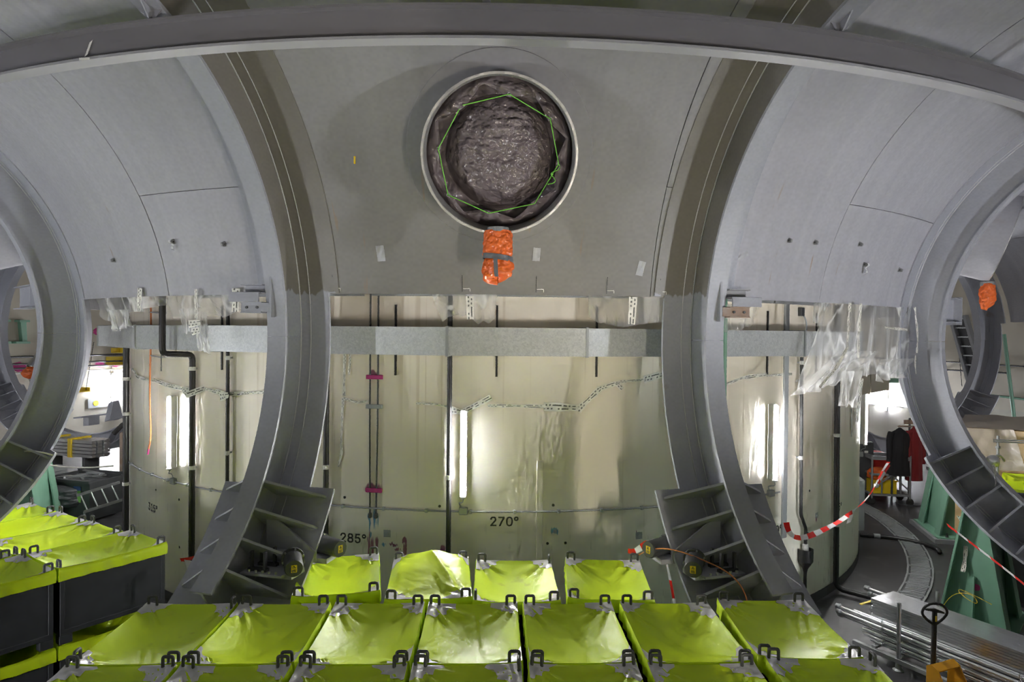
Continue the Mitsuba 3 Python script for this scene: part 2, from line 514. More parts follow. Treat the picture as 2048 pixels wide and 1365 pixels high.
def plate(az0, az1, th0, th1, hole=None, dx=0.0):
    n, m = max(2, int(abs(az1 - az0) / (0.6 if hole is not None else 1.0))), max(2, int((th1 - th0) / (1.5 if hole is not None else 2.5)))
    a, t = np.radians(np.linspace(az0, az1, n + 1)), np.radians(np.linspace(th0, th1, m + 1))
    A, TH = np.meshgrid(a, t, indexing="ij")
    def g(rad):
        rho = RC - rad * np.cos(TH)
        return np.stack([rho * np.cos(A), rho * np.sin(A), ZC + rad * np.sin(TH)], -1)
    P = g(AS + dx)
    s = slab(P, g(AS + dx + 0.03))
    if hole is not None:
        c, ax, sx, sy = vent_frame(hole)
        d = s.triangles_center - c
        rr = np.hypot(d @ sx, d @ sy)
        s.update_faces(~((rr < V_R + 0.06) & (d @ ax < 1.5) & (d @ ax > -1.6)))
    return s


def bay(az, seams, splits, hole=None, low=171.0):
    """Plates between two rings: seams = azimuth offsets of the meridional joints, splits[i] = angles of the joints across plate i."""
    edges = [az - 15 + 2.55] + [az + s for s in seams] + [az + 15 - 2.55]
    for i in range(len(edges) - 1):
        cuts = [8.3] + splits[i] + [171.0]
        for j in range(len(cuts) - 1):
            vessel.part("shell_plate", plate(edges[i] + 0.03, edges[i + 1] - 0.03, cuts[j] + (0.06 if j else 0), cuts[j + 1] - 0.06, hole=hole if j == 0 else None,
                                             dx=0.004 * ((i + 2 * j) % 3 - 1)), SHELL, 20)


bay(DAZ, [11.4], [[75, 125], [29.4, 75, 125]], hole=VENTS[0])
# the outer skirt of the shell hangs lower, save for the opening in the middle through which one looks in
for a0, a1 in ((-44.9, -30.2), (-30.1, -15.5), (-15.4, -7.0), (6.0, 14.6), (14.7, 30.0), (30.1, 44.5)):
    vessel.part("shell_plate", plate(a0, a1, 170.6, 190.5, dx=0.036), SHELL, 20)
bay(30 + DAZ, [-2.4], [[75, 125], [29.6, 75, 125]])
bay(-30 + DAZ, [2.3], [[75, 125], [29.4, 75, 125]])
bay(60 + DAZ, [], [[75, 125]], hole=VENTS[1])
bay(-60 + DAZ, [], [[75, 125]], hole=VENTS[2])
bay(90 + DAZ, [], [[75, 125]])
bay(-90 + DAZ, [], [[75, 125]])

# ------------------------------------------------------------------ ring girders
RINGS = [(-15, "first steel ring girder left of the black covered pipe mouth"), (15, "first steel ring girder right of the black covered pipe mouth"),
         (-45, "second steel ring girder to the left, at the picture's left edge"), (45, "second steel ring girder to the right, with pockets above the green pedestal"),
         (-75, "third steel ring girder to the left, mostly hidden"), (75, "third steel ring girder to the right, seen through the second"),
         (-105, "far steel ring girder behind the aluminium bundles at the left"), (105, "far steel ring girder beyond the coat stand at the right")]
SHELVES = (210.5, 216.2, 222.4, 228.8, 235.2, 241.6, 248.0)


def shelf_mesh(th, s):
    """A stiffener between flange and shell strip on one side of the web."""
    q = math.radians(th)
    d, nrm = np.array([-math.cos(q), 0, math.sin(q)]), np.array([math.sin(q), 0, math.cos(q)])
    o = np.array([RC, 0, ZC])
    pts = []
    for a, t in ((AF + 0.01, 0.012), (AF + 0.01, 0.115), (AF + 0.14, 0.20), (AS - 0.03, 0.66), (AS + 0.001, 0.66), (AS + 0.001, 0.012)):
        for k in (-0.014, 0.014):
            pts.append(o + d * a + nrm * k + np.array([0, s * t, 0]))
    return hull(pts)


for off, text in RINGS:
    az = off + DAZ
    g = Thing("ring_girder", "grey " + text, "ring girder")
    near = abs(off) <= 45
    R = lambda m: moved(m, az)
    n = 120 if near else 72
    # web, split at the horizontal joints
    # the two nearest rings are cut off low down, where the crates stand
    low = {15: -54.0, 45: -62.0 if off < 0 else -179.0}.get(abs(off), -179.95)
    for a0, a1 in ((0.05, 179.95), (low, -0.05)):
        g.part("web", R(sector(AF + 0.015, AS, a0, a1, -0.014, 0.014, n // 2)), RING, 25)
        g.part("flange", R(sector(AF - 0.018, AF + 0.016, a0, a1, -0.122, 0.122, n // 2)), RING, 25)
    # strip of shell that stayed with the ring: narrow at the sides, wide over the saddles
    g.part("shell_strip", R(sector(AS, AS + 0.034, -28.8, 8.5, -0.41, 0.41, 20)), RING, 25)
    g.part("shell_strip", R(sector(AS, AS + 0.034, max(low, -151.2), -28.8, -0.73, 0.73, 40)), RING, 25)
    if low < -170:
        g.part("shell_strip", R(sector(AS, AS + 0.034, 171.5, 208.8, -0.41, 0.41, 20)), RING, 25)
    up = sector(AS - 0.006, AS + 0.034, 8.5, 171.5, -0.555, 0.555, 80)
    g.part("shell_strip", R(up), RING, 25)
    for s in (-1, 1):
        for t, rad in ((0.155, 0.007), (0.02, 0.009)):
            th = np.radians(np.linspace(low + 1, 179.5, 160))
            path = np.stack([RC - (AS - 0.006) * np.cos(th), 0 * th + s * t, ZC + (AS - 0.006) * np.sin(th)], -1)
            g.part("weld_bead", R(tube(path, rad, 6)), WELD if near else RING, True, label="lighter weld bead" if near else None)
        for th in SHELVES:
            if 180 - th < low + 2:
                continue
            g.part("stiffener", R(shelf_mesh(540 - th, s)), RING)
            if not near and th < 236:
                g.part("stiffener", R(shelf_mesh(th, s)), RING)

# ------------------------------------------------------------------ vent pipes with their covers
def vent_pipe(az, label, near):
    c, ax, sx, sy = vent_frame(az)
    v = Thing("vent_pipe", label, "pipe")
    M = np.eye(4)
    M[:3, 0], M[:3, 1], M[:3, 2], M[:3, 3] = sx, sy, ax, c
    def place(m):
        m = m.copy()
        m.apply_transform(M)
        if np.linalg.det(M[:3, :3]) < 0:
            m.invert()
        return m
    n = 96
    a = np.linspace(0, 2 * np.pi, n + 1)
    ring = lambda r, z: np.stack([r * np.cos(a), r * np.sin(a), 0 * a + z], -1)
    P = np.stack([ring(V_R, -1.7), ring(V_R, -0.02), ring(V_R - 0.004, -0.004)], 1)
    Q = np.stack([ring(V_R - 0.03, -1.7), ring(V_R - 0.03, -0.02), ring(V_R - 0.026, -0.004)], 1)
    v.part("pipe_wall", place(join([grid_mesh(P), grid_mesh(Q)])), SHELL, 30)
    rough = V_R + 0.002 * np.sin(a * 23) 
    lip = np.stack([np.stack([rough * np.cos(a), rough * np.sin(a), 0 * a - 0.006], -1), ring(V_R - 0.003, 0.003), ring(V_R - 0.025, 0.003), ring(V_R - 0.031, -0.006)], 1)
    v.part("cut_edge", place(grid_mesh(lip)), EDGE, label="bright bare cut edge of the pipe mouth")
    # reinforcing pad on the shell around the pipe
    aa = np.linspace(0, 2 * np.pi, 73)
    rows = []
    for r in (V_R - 0.01, V_R + 0.05, 0.93, 1.035, 1.05):
        row = []
        for q in aa:
            o = c + (sx * math.cos(q) + sy * math.sin(q)) * r
            k = np.linspace(0.8, -2.4, 1601)
            X = o + k[:, None] * ax
            dd = np.hypot(np.hypot(X[:, 0], X[:, 1]) - RC, X[:, 2] - ZC) - (AS - (0.022 if r < 1.05 else -0.01))
            i = np.nonzero(dd > 0)[0]
            row.append(X[i[0]] if len(i) else X[-1])
        rows.append(row)
    v.part("reinforcing_pad", grid_mesh(np.array(rows).transpose(1, 0, 2)), SHELL, 30)
    return v, place


main_vent, place_vent = vent_pipe(VENTS[0], "wide grey pipe mouth in the shell above the orange bag, closed with dark sheeting", True)
vent_pipe(VENTS[1], "wide grey pipe mouth seen from the side beyond the second right ring", False)
vent_pipe(VENTS[2], "wide grey pipe mouth beyond the second left ring, cut by the picture edge", False)

# ------------------------------------------------------------------ curved monorail beam under the crown
beam = Thing("curved_beam", "curved grey steel beam hung under the shell's crown, across the picture's top", "steel beam")


def hoop(r0, r1, z0, z1, az0=-62, az1=62, n=124):
    a = np.radians(np.linspace(az0, az1, n + 1))
    g = lambda z: np.stack([np.stack([r * np.cos(a), r * np.sin(a), 0 * a + z], -1) for r in (r0, r1)], 1)
    m = slab(g(z0), g(z1))
    if m.volume < 0:
        m.invert()
    return m


beam.part("web", hoop(12.02, 12.035, EYE_Z + 2.50, EYE_Z + 2.75), BEAM, 25)
beam.part("bottom_flange", hoop(11.96, 12.105, EYE_Z + 2.475, EYE_Z + 2.50), BEAM_LOW, 25)
beam.part("top_flange", hoop(11.96, 12.105, EYE_Z + 2.75, EYE_Z + 2.772), BEAM, 25)
for az in (-45 + DAZ, -15 + DAZ, 15 + DAZ, 45 + DAZ):
    w = [(12.00, EYE_Z + 2.772), (12.07, EYE_Z + 2.772), (12.22, EYE_Z + 2.955), (11.86, EYE_Z + 2.80)]
    pts = [er(az) * r + et(az) * t + np.array([0, 0, z]) for r, z in w for t in (-0.008, 0.008)]
    beam.part("hanger_plate", hull(pts), RING)
    beam.part("hanger_plate", hull([er(az) * r + et(az) * t + np.array([0, 0, z]) for r in (12.035, 12.05) for t, z in ((-0.02, EYE_Z + 2.772), (0.02, EYE_Z + 2.772), (-0.11, EYE_Z + 2.88), (0.11, EYE_Z + 2.88))]), RING)
for az in (-0.9, 29.2, -30.6):
    beam.part("hanger_plate", hull([er(az) * r + et(az) * t + np.array([0, 0, z]) for r in (12.01, 12.05) for t in (-0.035, 0.035) for z in (EYE_Z + 2.772, EYE_Z + 3.42)]), RING)

# ------------------------------------------------------------------ ventilation duct around the drum wall
duct = Thing("ventilation_duct", "galvanised rectangular ventilation duct running along the cream drum wall behind the rings", "duct")
joints = [-57.2, -40.5, -28.3, -16.3, -4.55, 7.22, 18.98, 30.7, 42.5]
for a0, a1 in zip(joints[:-1], joints[1:]):
    p = [(er(a0) * r, er(a1) * r) for r in (8.62, 8.98)]
    pts = [q + np.array([0, 0, z]) for pr in p for q in pr for z in (4.158, 4.532)]
    s = duct.part("duct_segment", hull(pts), GALV)
for a0 in joints:
    pts = [er(a0) * r + et(a0) * t + np.array([0, 0, z]) for r in (8.60, 8.998) for t in (-0.017, 0.017) for z in (4.146, 4.544)]
    duct.part("joint_flange", hull(pts), ZINC)
for a0 in joints:
    duct.part("wall_bracket", on(a0, 8.5, box(0.0, 0.13, -0.02, 0.02, 4.25, 4.45)), ZINC)

# ------------------------------------------------------------------ tube lamps
def wall_lamp(az, label, conduit=True):
    k = Thing("tube_lamp", label, "lamp", group="tube lamps on the drum wall")
    zc, h = 2.815, 0.585
    t = trimesh.creation.capsule(height=2 * h - 0.09, radius=0.042, count=[16, 12])
    t.apply_translation((0, 0, -t.bounds[:, 2].mean()))
    k.part("tube", {**mikit.ply(on(az, 8.60, moved(t, 0, (0, 0, zc))), WHITE, True), "emitter": lamp_emitter(TUBE_RGB, INNER_TUBE)}, label="glowing white tube")
    k.part("back_rail", on(az, 8.5, box(0, 0.10, -0.05, 0.05, zc - h, zc + h, 0.008)), WHITE)
    k.part("end_cap", on(az, 8.60, moved(lathe([(0, 0), (0.03, 0), (0.045, 0.03), (0.0, 0.03)], 20), 0, (0, 0, zc - h - 0.035))), WHITE)
    k.part("junction_box", on(az, 8.5, box(0, 0.07, -0.06, 0.06, 1.96, 2.06, 0.008)), ZINC)
    path = smoothpath([cp(8.59, az, zc - h - 0.03), cp(8.60, az - 0.1, zc - h - 0.09), cp(8.56, az - 0.35, 2.13), cp(8.53, az - 0.15, 2.06)], 16)
    k.part("cable", tube(path, 0.008, 6), ZINC, True)


for az, w in ((-38.2, "left of the thick black bent pipe"), (-3.35, "beside the middle black pipe"), (29.7, "beside the grey channel at the right"), (62.6, "at its right rim"), (-71.5, "hidden behind its left rim")):
    wall_lamp(az, "glowing vertical tube lamp on the cream wall " + w)


def outer_lamp(az, label, z=2.0, rgb_=FLOOD_RGB, power=OUTER_TUBE):
    k = Thing("flood_lamp", label, "lamp", group="tube lamps on the outer wall")
    t = trimesh.creation.capsule(height=1.1, radius=0.06, count=[14, 10])
    t.apply_translation(-t.bounds.mean(0))
    k.part("tube", {**mikit.ply(on(az, R_OUT - 0.2, t, z), WHITE, True), "emitter": lamp_emitter(rgb_, power)}, label="glowing tube")
    k.part("housing", on(az, R_OUT, box(-0.12, 0, -0.05, 0.05, -0.65, 0.65, 0.01), z), ZINC)


for az, k in ((-27, 0.95), (8.6, 0.85), (30, 1.65), (-52, 0.75), (-90, 0.2), (92, 0.2), (-124.3, 1.0), (122, 1.0), (152, 0.4), (-152, 0.4), (180, 0.4)):
    outer_lamp(az, {-124.3: "glaring tube lamp on the far left wall beyond the drum's left rim", 122: "glaring tube lamp on the far right wall above the coat stand"}.get(az, "tube lamp on the outer wall outside the picture"), rgb_=(1.0, 0.9, 0.76) if az == 8.6 else FLOOD_RGB, power=OUTER_TUBE * k)

# ------------------------------------------------------------------ crates
LX, LY, CH, BAND = 0.60, 0.43, 0.78, 0.15    # half length, half width, body height, cover skirt
TOPZ = 1.775


def cover_mesh(seed, tent=False, sag=0.12):
    r = np.random.default_rng(seed)
    nx, ny = 40, 32
    X, Y = np.meshgrid(np.linspace(-1, 1, nx), np.linspace(-1, 1, ny), indexing="ij")
    ex, ey = 1 - np.abs(X) ** 2.2, 1 - np.abs(Y) ** 2.2
    Z = -sag * (ex * ey) ** 0.8
    if tent:
        # a pole under the sheet lifts a peak near the far edge, from which ridges fall to the corners
        dpk = np.hypot((X + 0.55) * 0.9, (Y - 0.02) * 1.0)
        Z = 0.16 * np.clip(1 - dpk / 1.25, 0, 1) ** 0.9 * np.clip(ex * 3.0, 0, 1) * np.clip(ey * 2.5, 0, 1)
        ridge = np.exp(-np.abs((Y - 0.02) - (X + 0.55) * 0.48) * 9) * np.clip(X + 0.62, 0, 1) ** 0.3
        Z += 0.075 * ridge * np.clip(ex * ey * 4, 0, 1) * np.clip(1.1 - X, 0, 1)
        Z -= 0.05 * np.clip(X, 0, 1) * np.clip(ex * ey * 2, 0, 1) * (Y < X * 0.5)
    # folds that run from the corners into the sheet
    for cx in (-1, 1):
        for cy in (-1, 1):
            dx, dy = (X - cx) * LX, (Y - cy) * LY
            d, an = np.hypot(dx, dy), np.arctan2(dy * -cy, dx * -cx)
            ph = r.uniform(0, 6.28, 3)
            w = np.exp(-((d - 0.18) / 0.17) ** 2) * np.clip(ex * ey * 7, 0, 1)
            Z += w * (0.013 * np.sin(an * 13 + ph[0]) + 0.009 * np.sin(an * 22 + ph[1]))
    P3 = np.stack([X * LX, Y * LY, 0 * X + seed], -1)
    Z += 0.022 * (meshkit.fbm(P3 * [5, 5, 1], 3, seed) - 0.5) * np.clip(ex * ey * 4, 0, 1)
    edge = np.clip(1 - ex, 0, 1) ** 6 * (1 - np.abs(Y) ** 6) + np.clip(1 - ey, 0, 1) ** 6 * (1 - np.abs(X) ** 6)
    Z -= 0.018 * edge * (0.6 + 0.8 * meshkit.noise(P3 * [4, 4, 1], seed + 1))
    xs, ys = X * (LX + 0.008), Y * (LY + 0.008)
    top = np.stack([xs, ys, Z], -1)
    # skirt
    per = np.concatenate([top[:, 0], top[-1, 1:], top[-2::-1, -1], top[0, -2:0:-1]])
    n = len(per)
    s = np.arange(n)
    rows = [per]
    for k in range(1, 5):
        f = k / 4
        q = per.copy()
        out = np.stack([np.sign(q[:, 0]) * (np.abs(q[:, 0]) > LX), np.sign(q[:, 1]) * (np.abs(q[:, 1]) > LY)], -1).astype(float)
        amp = 0.008 * np.sin(s * 0.9 + seed) * f + 0.010 * meshkit.noise(np.stack([s * 0.35, 0 * s + k * 0.5, 0 * s + seed], -1), seed) + 0.004
        q[:, :2] += out * amp[:, None]
        q[:, 2] = per[:, 2] * (1 - f) - f * (BAND + 0.014 * (meshkit.noise(np.stack([s * 0.12, 0 * s, 0 * s + seed + 3], -1), seed) - 0.5))
        rows.append(q)
    sk = grid_mesh(np.stack(rows, 1), closed_u=True)
    sheet = grid_mesh(top)
    m = join([sheet, sk])
    m.merge_vertices()
    # tape patches on the corners, a little above the sheet
    from scipy.interpolate import RegularGridInterpolator
    zi = RegularGridInterpolator((np.linspace(-1, 1, nx), np.linspace(-1, 1, ny)), Z)
    tapes = []
    for cx in (-1, 1):
        for cy in (-1, 1):
            rx, ry = r.uniform(0.20, 0.34) / LX, r.uniform(0.18, 0.30) / LY
            V, F, N = [], [], 12
            for i in range(N + 1):
                for j in range(N + 1 - i):
                    bulge_ = 1 + 0.10 * math.sin((i - j) * 0.9 + seed) * (i + j) / N
                    x, y = cx * (1 - rx * i / N * bulge_), cy * (1 - ry * j / N * bulge_)
                    V.append((x * (LX + 0.009), y * (LY + 0.009), float(zi((x, y))) + 0.005))
            at = lambda i, j: sum(N + 1 - q for q in range(i)) + j
            for i in range(N):
                for j in range(N - i):
                    F.append((at(i, j), at(i + 1, j), at(i, j + 1)))
                    if i + j < N - 1:
                        F.append((at(i + 1, j), at(i + 1, j + 1), at(i, j + 1)))
            tapes.append(trimesh.Trimesh(np.array(V), np.array(F), process=False))
    return m, tapes


def crate_body():
    """A dark pallet box: corner posts, recessed panels, base frame, feet."""
    ms = []
    for s in (-1, 1):
        ms.append(box(-LX + 0.02, LX - 0.02, s * (LY - 0.022) - 0.006, s * (LY - 0.022) + 0.006, -CH + 0.05, -0.09))
        ms.append(box(s * (LX - 0.022) - 0.006, s * (LX - 0.022) + 0.006, -LY + 0.02, LY - 0.02, -CH + 0.05, -0.09))
    ms.append(box(-LX + 0.03, LX - 0.03, -LY + 0.03, LY - 0.03, -CH + 0.02, -CH + 0.05))
    for sx in (-1, 1):
        for sy in (-1, 1):
            x, y = sx * (LX - 0.025), sy * (LY - 0.025)
            x, y = sx * (LX - 0.03), sy * (LY - 0.03)
            ms.append(box(x - 0.026, x + 0.026, y - 0.026, y + 0.026, -CH, -0.025, 0.006))
    for s in (-1, 1):
        ms.append(box(-LX + 0.02, LX - 0.02, s * (LY - 0.02) - 0.016, s * (LY - 0.02) + 0.016, -CH + 0.0, -CH + 0.06, 0.005))
        ms.append(box(s * (LX - 0.02) - 0.016, s * (LX - 0.02) + 0.016, -LY + 0.02, LY - 0.02, -CH, -CH + 0.06, 0.005))
        ms.append(box(-LX + 0.02, LX - 0.02, s * (LY - 0.02) - 0.016, s * (LY - 0.02) + 0.016, -0.15, -0.09, 0.005))
        ms.append(box(s * (LX - 0.02) - 0.016, s * (LX - 0.02) + 0.016, -LY + 0.02, LY - 0.02, -0.15, -0.09, 0.005))
    return join(ms)


def foot_mesh(sx, sy):
    x, y = sx * (LX - 0.07), sy * (LY - 0.06)
    return box(x - 0.07, x + 0.07, y - 0.05, y + 0.05, -CH - 0.107, -CH, 0.008)


def lug_mesh(sx, sy, along):
    p = fillet([(-0.04, 0, -0.03), (-0.04, 0, 0.066), (0.04, 0, 0.066), (0.04, 0, -0.03)], 0.02, 4)
    m = tube(p, 0.014, 8)
    if along == "y":
        m = moved(m, 90)
    return moved(m, 0, (sx * (LX - (0.012 if along == "y" else 0.055)), sy * (LY - (0.055 if along == "y" else 0.012)), 0.004))


_body = mikit.ply(crate_body(), BIN)
_feet = [mikit.ply(foot_mesh(sx, sy), BIN) for sx in (-1, 1) for sy in (-1, 1)]
_lugs = [mikit.ply(lug_mesh(sx, sy, a), DARK, 40) for sx, sy, a in ((1, 1, "y"), (-1, -1, "y"), (1, -1, "x"), (-1, 1, "x"))]
_lugs_b = [mikit.ply(lug_mesh(sx, sy, a), DARK, 40) for sx, sy, a in ((1, 1, "y"), (-1, -1, "y"), (1, -1, "y"), (-1, 1, "y"))]
_covers = []
for i in range(6):
    c_, tp_ = cover_mesh(11 + i, sag=(0.19, 0.16, 0.21, 0.18, 0.20, 0.15)[i])
    _covers.append((mikit.ply(c_, COVER, 50), [mikit.ply(t_, DUCT_TAPE, 50) for t_ in tp_]))
c_, tp_ = cover_mesh(30, tent=True)
_tent = (mikit.ply(c_, COVER, 50), [mikit.ply(t_, DUCT_TAPE, 50) for t_ in tp_])


def crate(x, y, rot, label, group, top=True, z=TOPZ, cover=None, lugs=None):
    c = Thing("covered_crate", label, "crate", group=group)
    tw = T().translate([x, y, z]).rotate([0, 0, 1], rot)
    i = rng.randrange(6)
    cov, tapes = cover or _covers[i]
    c.part("bin", with_world(_body, tw))
    for f in _feet:
        c.part("foot", with_world(f, tw))
    c.part("cover", with_world(cov, tw), label="fluorescent yellow-green fabric cover")
    if top:
        for t in tapes:
            c.part("corner_tape", with_world(t, tw), label="grey tape patch")
        for l in (lugs or (_lugs_b if lugs is None and rng.random() < 0.6 else _lugs)):
            c.part("lifting_lug", with_world(l, tw), label="black steel loop")
    return c


ORD = ["leftmost", "second from the left", "third from the left", "middle", "third from the right", "second from the right", "rightmost"]
PITCH = 0.887
GM, GB, GT, GL = "crates of the middle row", "crates of the front row", "crates of the back row", "crates of the left block"
M_Y = [-3.045, -2.135, -1.205, -0.285, 0.655, 1.625, 2.605]
for i, y in enumerate(M_Y):
    rot = 0 if i < 6 else -3.0
    x = 11.69 if i < 6 else 11.62
    crate(x, y, rot, f"dark crate under a taped yellow-green cover, {ORD[i]} in the middle row", GM)
    crate(x, y, rot, f"lower dark crate under the {ORD[i]} crate of the middle row", "lower crates under the middle row", False, TOPZ - PITCH)
    xb = 12.94 if i < 6 else 12.86
    crate(xb, y - 0.01, rot, f"covered dark crate, {ORD[i]} in the front row at the lower picture edge", GB)
    crate(xb, y - 0.01, rot, f"lower dark crate under the {ORD[i]} crate of the front row", "lower crates under the front row", False, TOPZ - PITCH)
for i, (x, y, rot, t) in enumerate(((10.24, -1.80, 10, "leftmost in the back row"), (10.36, -0.78, 4, "lifted to a tent, back row"),
                                    (10.42, 0.155, 0, "just right of the tented one"), (10.38, 1.165, -5, "rightmost in the back row"))):
    crate(x, y, rot, "dark crate under a taped yellow-green cover, " + t, GT, cover=_tent if i == 1 else None)
    crate(x, y, rot, f"lower dark crate under the {('leftmost', 'tented', 'third', 'rightmost')[i]} crate of the back row", "lower crates under the back row", False, TOPZ - PITCH)
# left block: long side along l, rows along s
l_ = np.array([0.805, -0.593]); s_ = np.array([-0.555, -0.832])
rot_l = math.degrees(math.atan2(l_[1], l_[0]))
o_ = np.array([9.36, -4.94])
DESC = {(0, 0): "right corner of the left block", (0, 1): "second in the left block's far column",
        (0, 2): "third in the left block's far column", (0, 3): "last in the left block's far column",
        (1, 0): "nearest at the left picture edge", (1, 1): "behind the nearest at the left edge"}
for col in range(3):
    for row in range((4, 3, 2)[col]):
        p = o_ + l_ * (col * 1.255 + (0.06 if row else 0)) + s_ * row * 0.915
        d = DESC.get((col, row))
        crate(p[0], p[1], rot_l, "dark crate under a taped yellow-green cover, " + d if d else "covered crate of the left block beyond the picture's left edge", GL, lugs=_lugs)
        crate(p[0], p[1], rot_l, "lower dark crate under the " + (d if d else "unseen crates") + ", left block", "lower crates of the left block", False, TOPZ - PITCH)

# the rows go on behind the front row, three high, below the picture's edge
for az in (-59.4, -55, -50.6, -37.4, -33, -28.6, -24.2, -19.8, -15.4, -11, -6.6, -2.2, 2.2, 6.6, 11, 15.4, 19.8, 24.2, 28.6, 33, 37.4, 50.6, 55, 59.4):
    for k in range(3):
        crate(15.35 * math.cos(math.radians(az)), 15.35 * math.sin(math.radians(az)), az, "covered crate of the three-high stacks below the picture's edge", "crates of the three-high stacks", False, TOPZ - PITCH + k * PITCH)

# ------------------------------------------------------------------ pieces fixed to the drum wall
WR = 8.5


def wall_path(pts, r=WR + 0.06):
    return [cp(q[2] if len(q) > 2 else r, q[0], q[1]) for q in pts]


def drain_pipe(label, pts, rad, clamps, r=WR + 0.075, corner=0.1, clamp_az=None):
    k = Thing("drain_pipe", label, "pipe")
    k.part("pipe", tube(fillet(wall_path(pts, r), corner, 7), rad, 16), BLACK, True)
    for z in clamps:
        az = clamp_az or pts[-1][0]
        k.part("clamp", on(az, r, moved(lathe([(rad - 0.002, -0.03), (rad + 0.008, -0.03), (rad + 0.008, 0.03), (rad - 0.002, 0.03), (rad - 0.002, -0.03)], 20), 0, (0, 0, z))), WHITE, 30, label="pale pipe clamp")
        k.part("bracket", on(az, WR, box(0, r - WR - rad + 0.01, -0.012, 0.012, z - 0.012, z + 0.012)), ZINC)
    return k


drain_pipe("black vertical pipe at the left rim of the cream drum wall", [(-53.7, 5.3), (-53.7, 0.0)], 0.054, (3.55, 2.9, 1.6))
drain_pipe("black insulated pipe jogging from before the duct down to the wall", [(-33.87, 6.2, 9.08), (-33.87, 4.10, 9.08), (-34.1, 4.08, 8.575), (-34.1, 0.0, 8.575)], 0.047, (3.86, 2.31), corner=0.09)
drain_pipe("thin black pipe under the duct right of the bent pipe", [(-28.5, 5.0), (-28.5, 0.0)], 0.027, (4.05, 2.62))
drain_pipe("black pipe half hidden behind the first left ring", [(-16.6, 5.0), (-16.6, 0.0)], 0.040, (2.55, 1.2))
drain_pipe("straight black pipe in the middle of the drum wall beside the tube lamp", [(-4.68, 6.0), (-4.68, 0.0)], 0.034, (2.48, 4.8))
k = drain_pipe("thin black pipe with a funnel near the floor, right of the grey channel", [(34.35, 4.12), (34.6, 1.58), (35.6, 1.33), (35.6, 0.0)], 0.027, (4.03, 2.5), corner=0.05, clamp_az=34.4)
k.part("funnel", on(35.6, WR + 0.075, lathe([(0.0, 0.62), (0.03, 0.62), (0.045, 0.68), (0.12, 0.80), (0.125, 1.0), (0.115, 1.0), (0.11, 0.82), (0.0, 0.70)], 28)), BLACK, 30, label="black funnel")
k.part("collar", on(35.6, WR + 0.075, lathe([(0.0, 0.94), (0.05, 0.94), (0.05, 1.06), (0.035, 1.08), (0.0, 1.08)], 20)), WHITE, 30, label="white collar")
k = drain_pipe("black vertical pipe at the right of the drum wall that bends across the floor", [(42.7, 5.0), (43.3, 0.08), (43.3, 0.08, 9.3), (44.3, 0.08, 9.34)], 0.047, (2.75, 1.2), corner=0.16, clamp_az=43.0)

# grey channel, copper pipe, conduits
single("cable_channel", "flat grey cable channel beside the right tube lamp", "channel", on(32.1, WR, box(0, 0.035, -0.055, 0.055, 1.25, 5.0, 0.006)), ZINC)
k = Thing("copper_pipe", "thin copper pipe ending above the floor beside the left tube lamp", "pipe")
k.part("pipe", tube(smoothpath([cp(8.58, -43.3, 5.0), cp(8.58, -43.3, 4.0), cp(8.58, -43.25, 3.0), cp(8.58, -43.2, 2.62), cp(8.6, -43.35, 2.45)], 30), 0.015, 10), COPPER, True)
k.part("sprayed_tip", tube([cp(8.6, -43.35, 2.45), cp(8.605, -43.45, 2.36)], 0.016, 10), PINK, True, label="pink sprayed tip")
for z in (4.76, 4.03):
    k.part("support", join([tube([cp(8.58, -43.5, z), cp(8.58, -40.4, z - 0.02)], 0.012, 8), tube([cp(8.5, -40.5, z - 0.02), cp(8.6, -40.4, z - 0.02)], 0.012, 8)]), ZINC, True)
k.part("support_rod", tube([cp(8.585, -40.35, 4.9), cp(8.585, -40.35, 3.78)], 0.008, 8), DARK, True)
k = Thing("conduit", "grey conduit running level around the drum wall below the lamps", "conduit")
k.part("tube", tube([cp(8.53, a, 2.0) for a in np.linspace(-58, 31.2, 120)], 0.0135, 8), ZINC, True)
for a in np.arange(-56, 31, 4.1):
    k.part("saddle", on(a, WR, box(0, 0.05, -0.02, 0.02, 1.975, 2.025, 0.006)), ZINC)
k = Thing("wire_conduit_pair", "pair of thin dark wire conduits with pink spray on their clips", "conduit")
for a, b in ((-12.33, -12.25), (-11.55, -11.65)):
    k.part("conduit", tube([cp(8.525, a, 5.0), cp(8.525, a, 3.2), cp(8.525, b, 1.92)], 0.012, 8), DARK, True)
    k.part("end_cap", on(b, WR, box(0, 0.05, -0.018, 0.018, 1.86, 1.93, 0.004)), DARK)
for z, m in ((3.83, PINK), (3.42, ZINC), (2.25, PINK)):
    k.part("clip", on(-11.9, WR, box(0, 0.042, -0.12, 0.12, z - 0.03, z + 0.03, 0.006)), m)
for a in (-9.88, -0.41, 9.0, -29.9, 29.05, 38.2):
    duct.part("hanger_bar", on(a, WR, box(0, 0.02, -0.014, 0.014, 3.86, 4.84)), BLACK, label="black flat hanger bar")
rail = Thing("wall_rail", "thin grey rail around the drum wall just below the shell's lower edge", "rail")
for a0, a1 in ((-33, -13), (-12, 12), (17, 29), (29.3, 40)):
    rail.part("rail", hoop(8.5, 8.62, 4.96, 5.01, a0, a1, 24), ZINC)
single("trim_2", "pale flat strip on the lower drum wall right of the painted 270", None, on(3.72, WR, box(0, 0.02, -0.045, 0.045, 0.3, 2.70, 0.005)), WALL, kind="structure")
k = Thing("small_outlet_box", "small dark outlet box with a bent grey lead above the duct", "box")
k.part("body", on(34.6, WR, box(0, 0.07, -0.05, 0.05, 4.78, 4.92, 0.01)), DARK)
k.part("lead", tube(smoothpath([cp(8.55, 34.7, 4.80), cp(8.56, 35.2, 4.72), cp(8.56, 35.3, 4.55)], 12), 0.012, 8), ZINC, True)


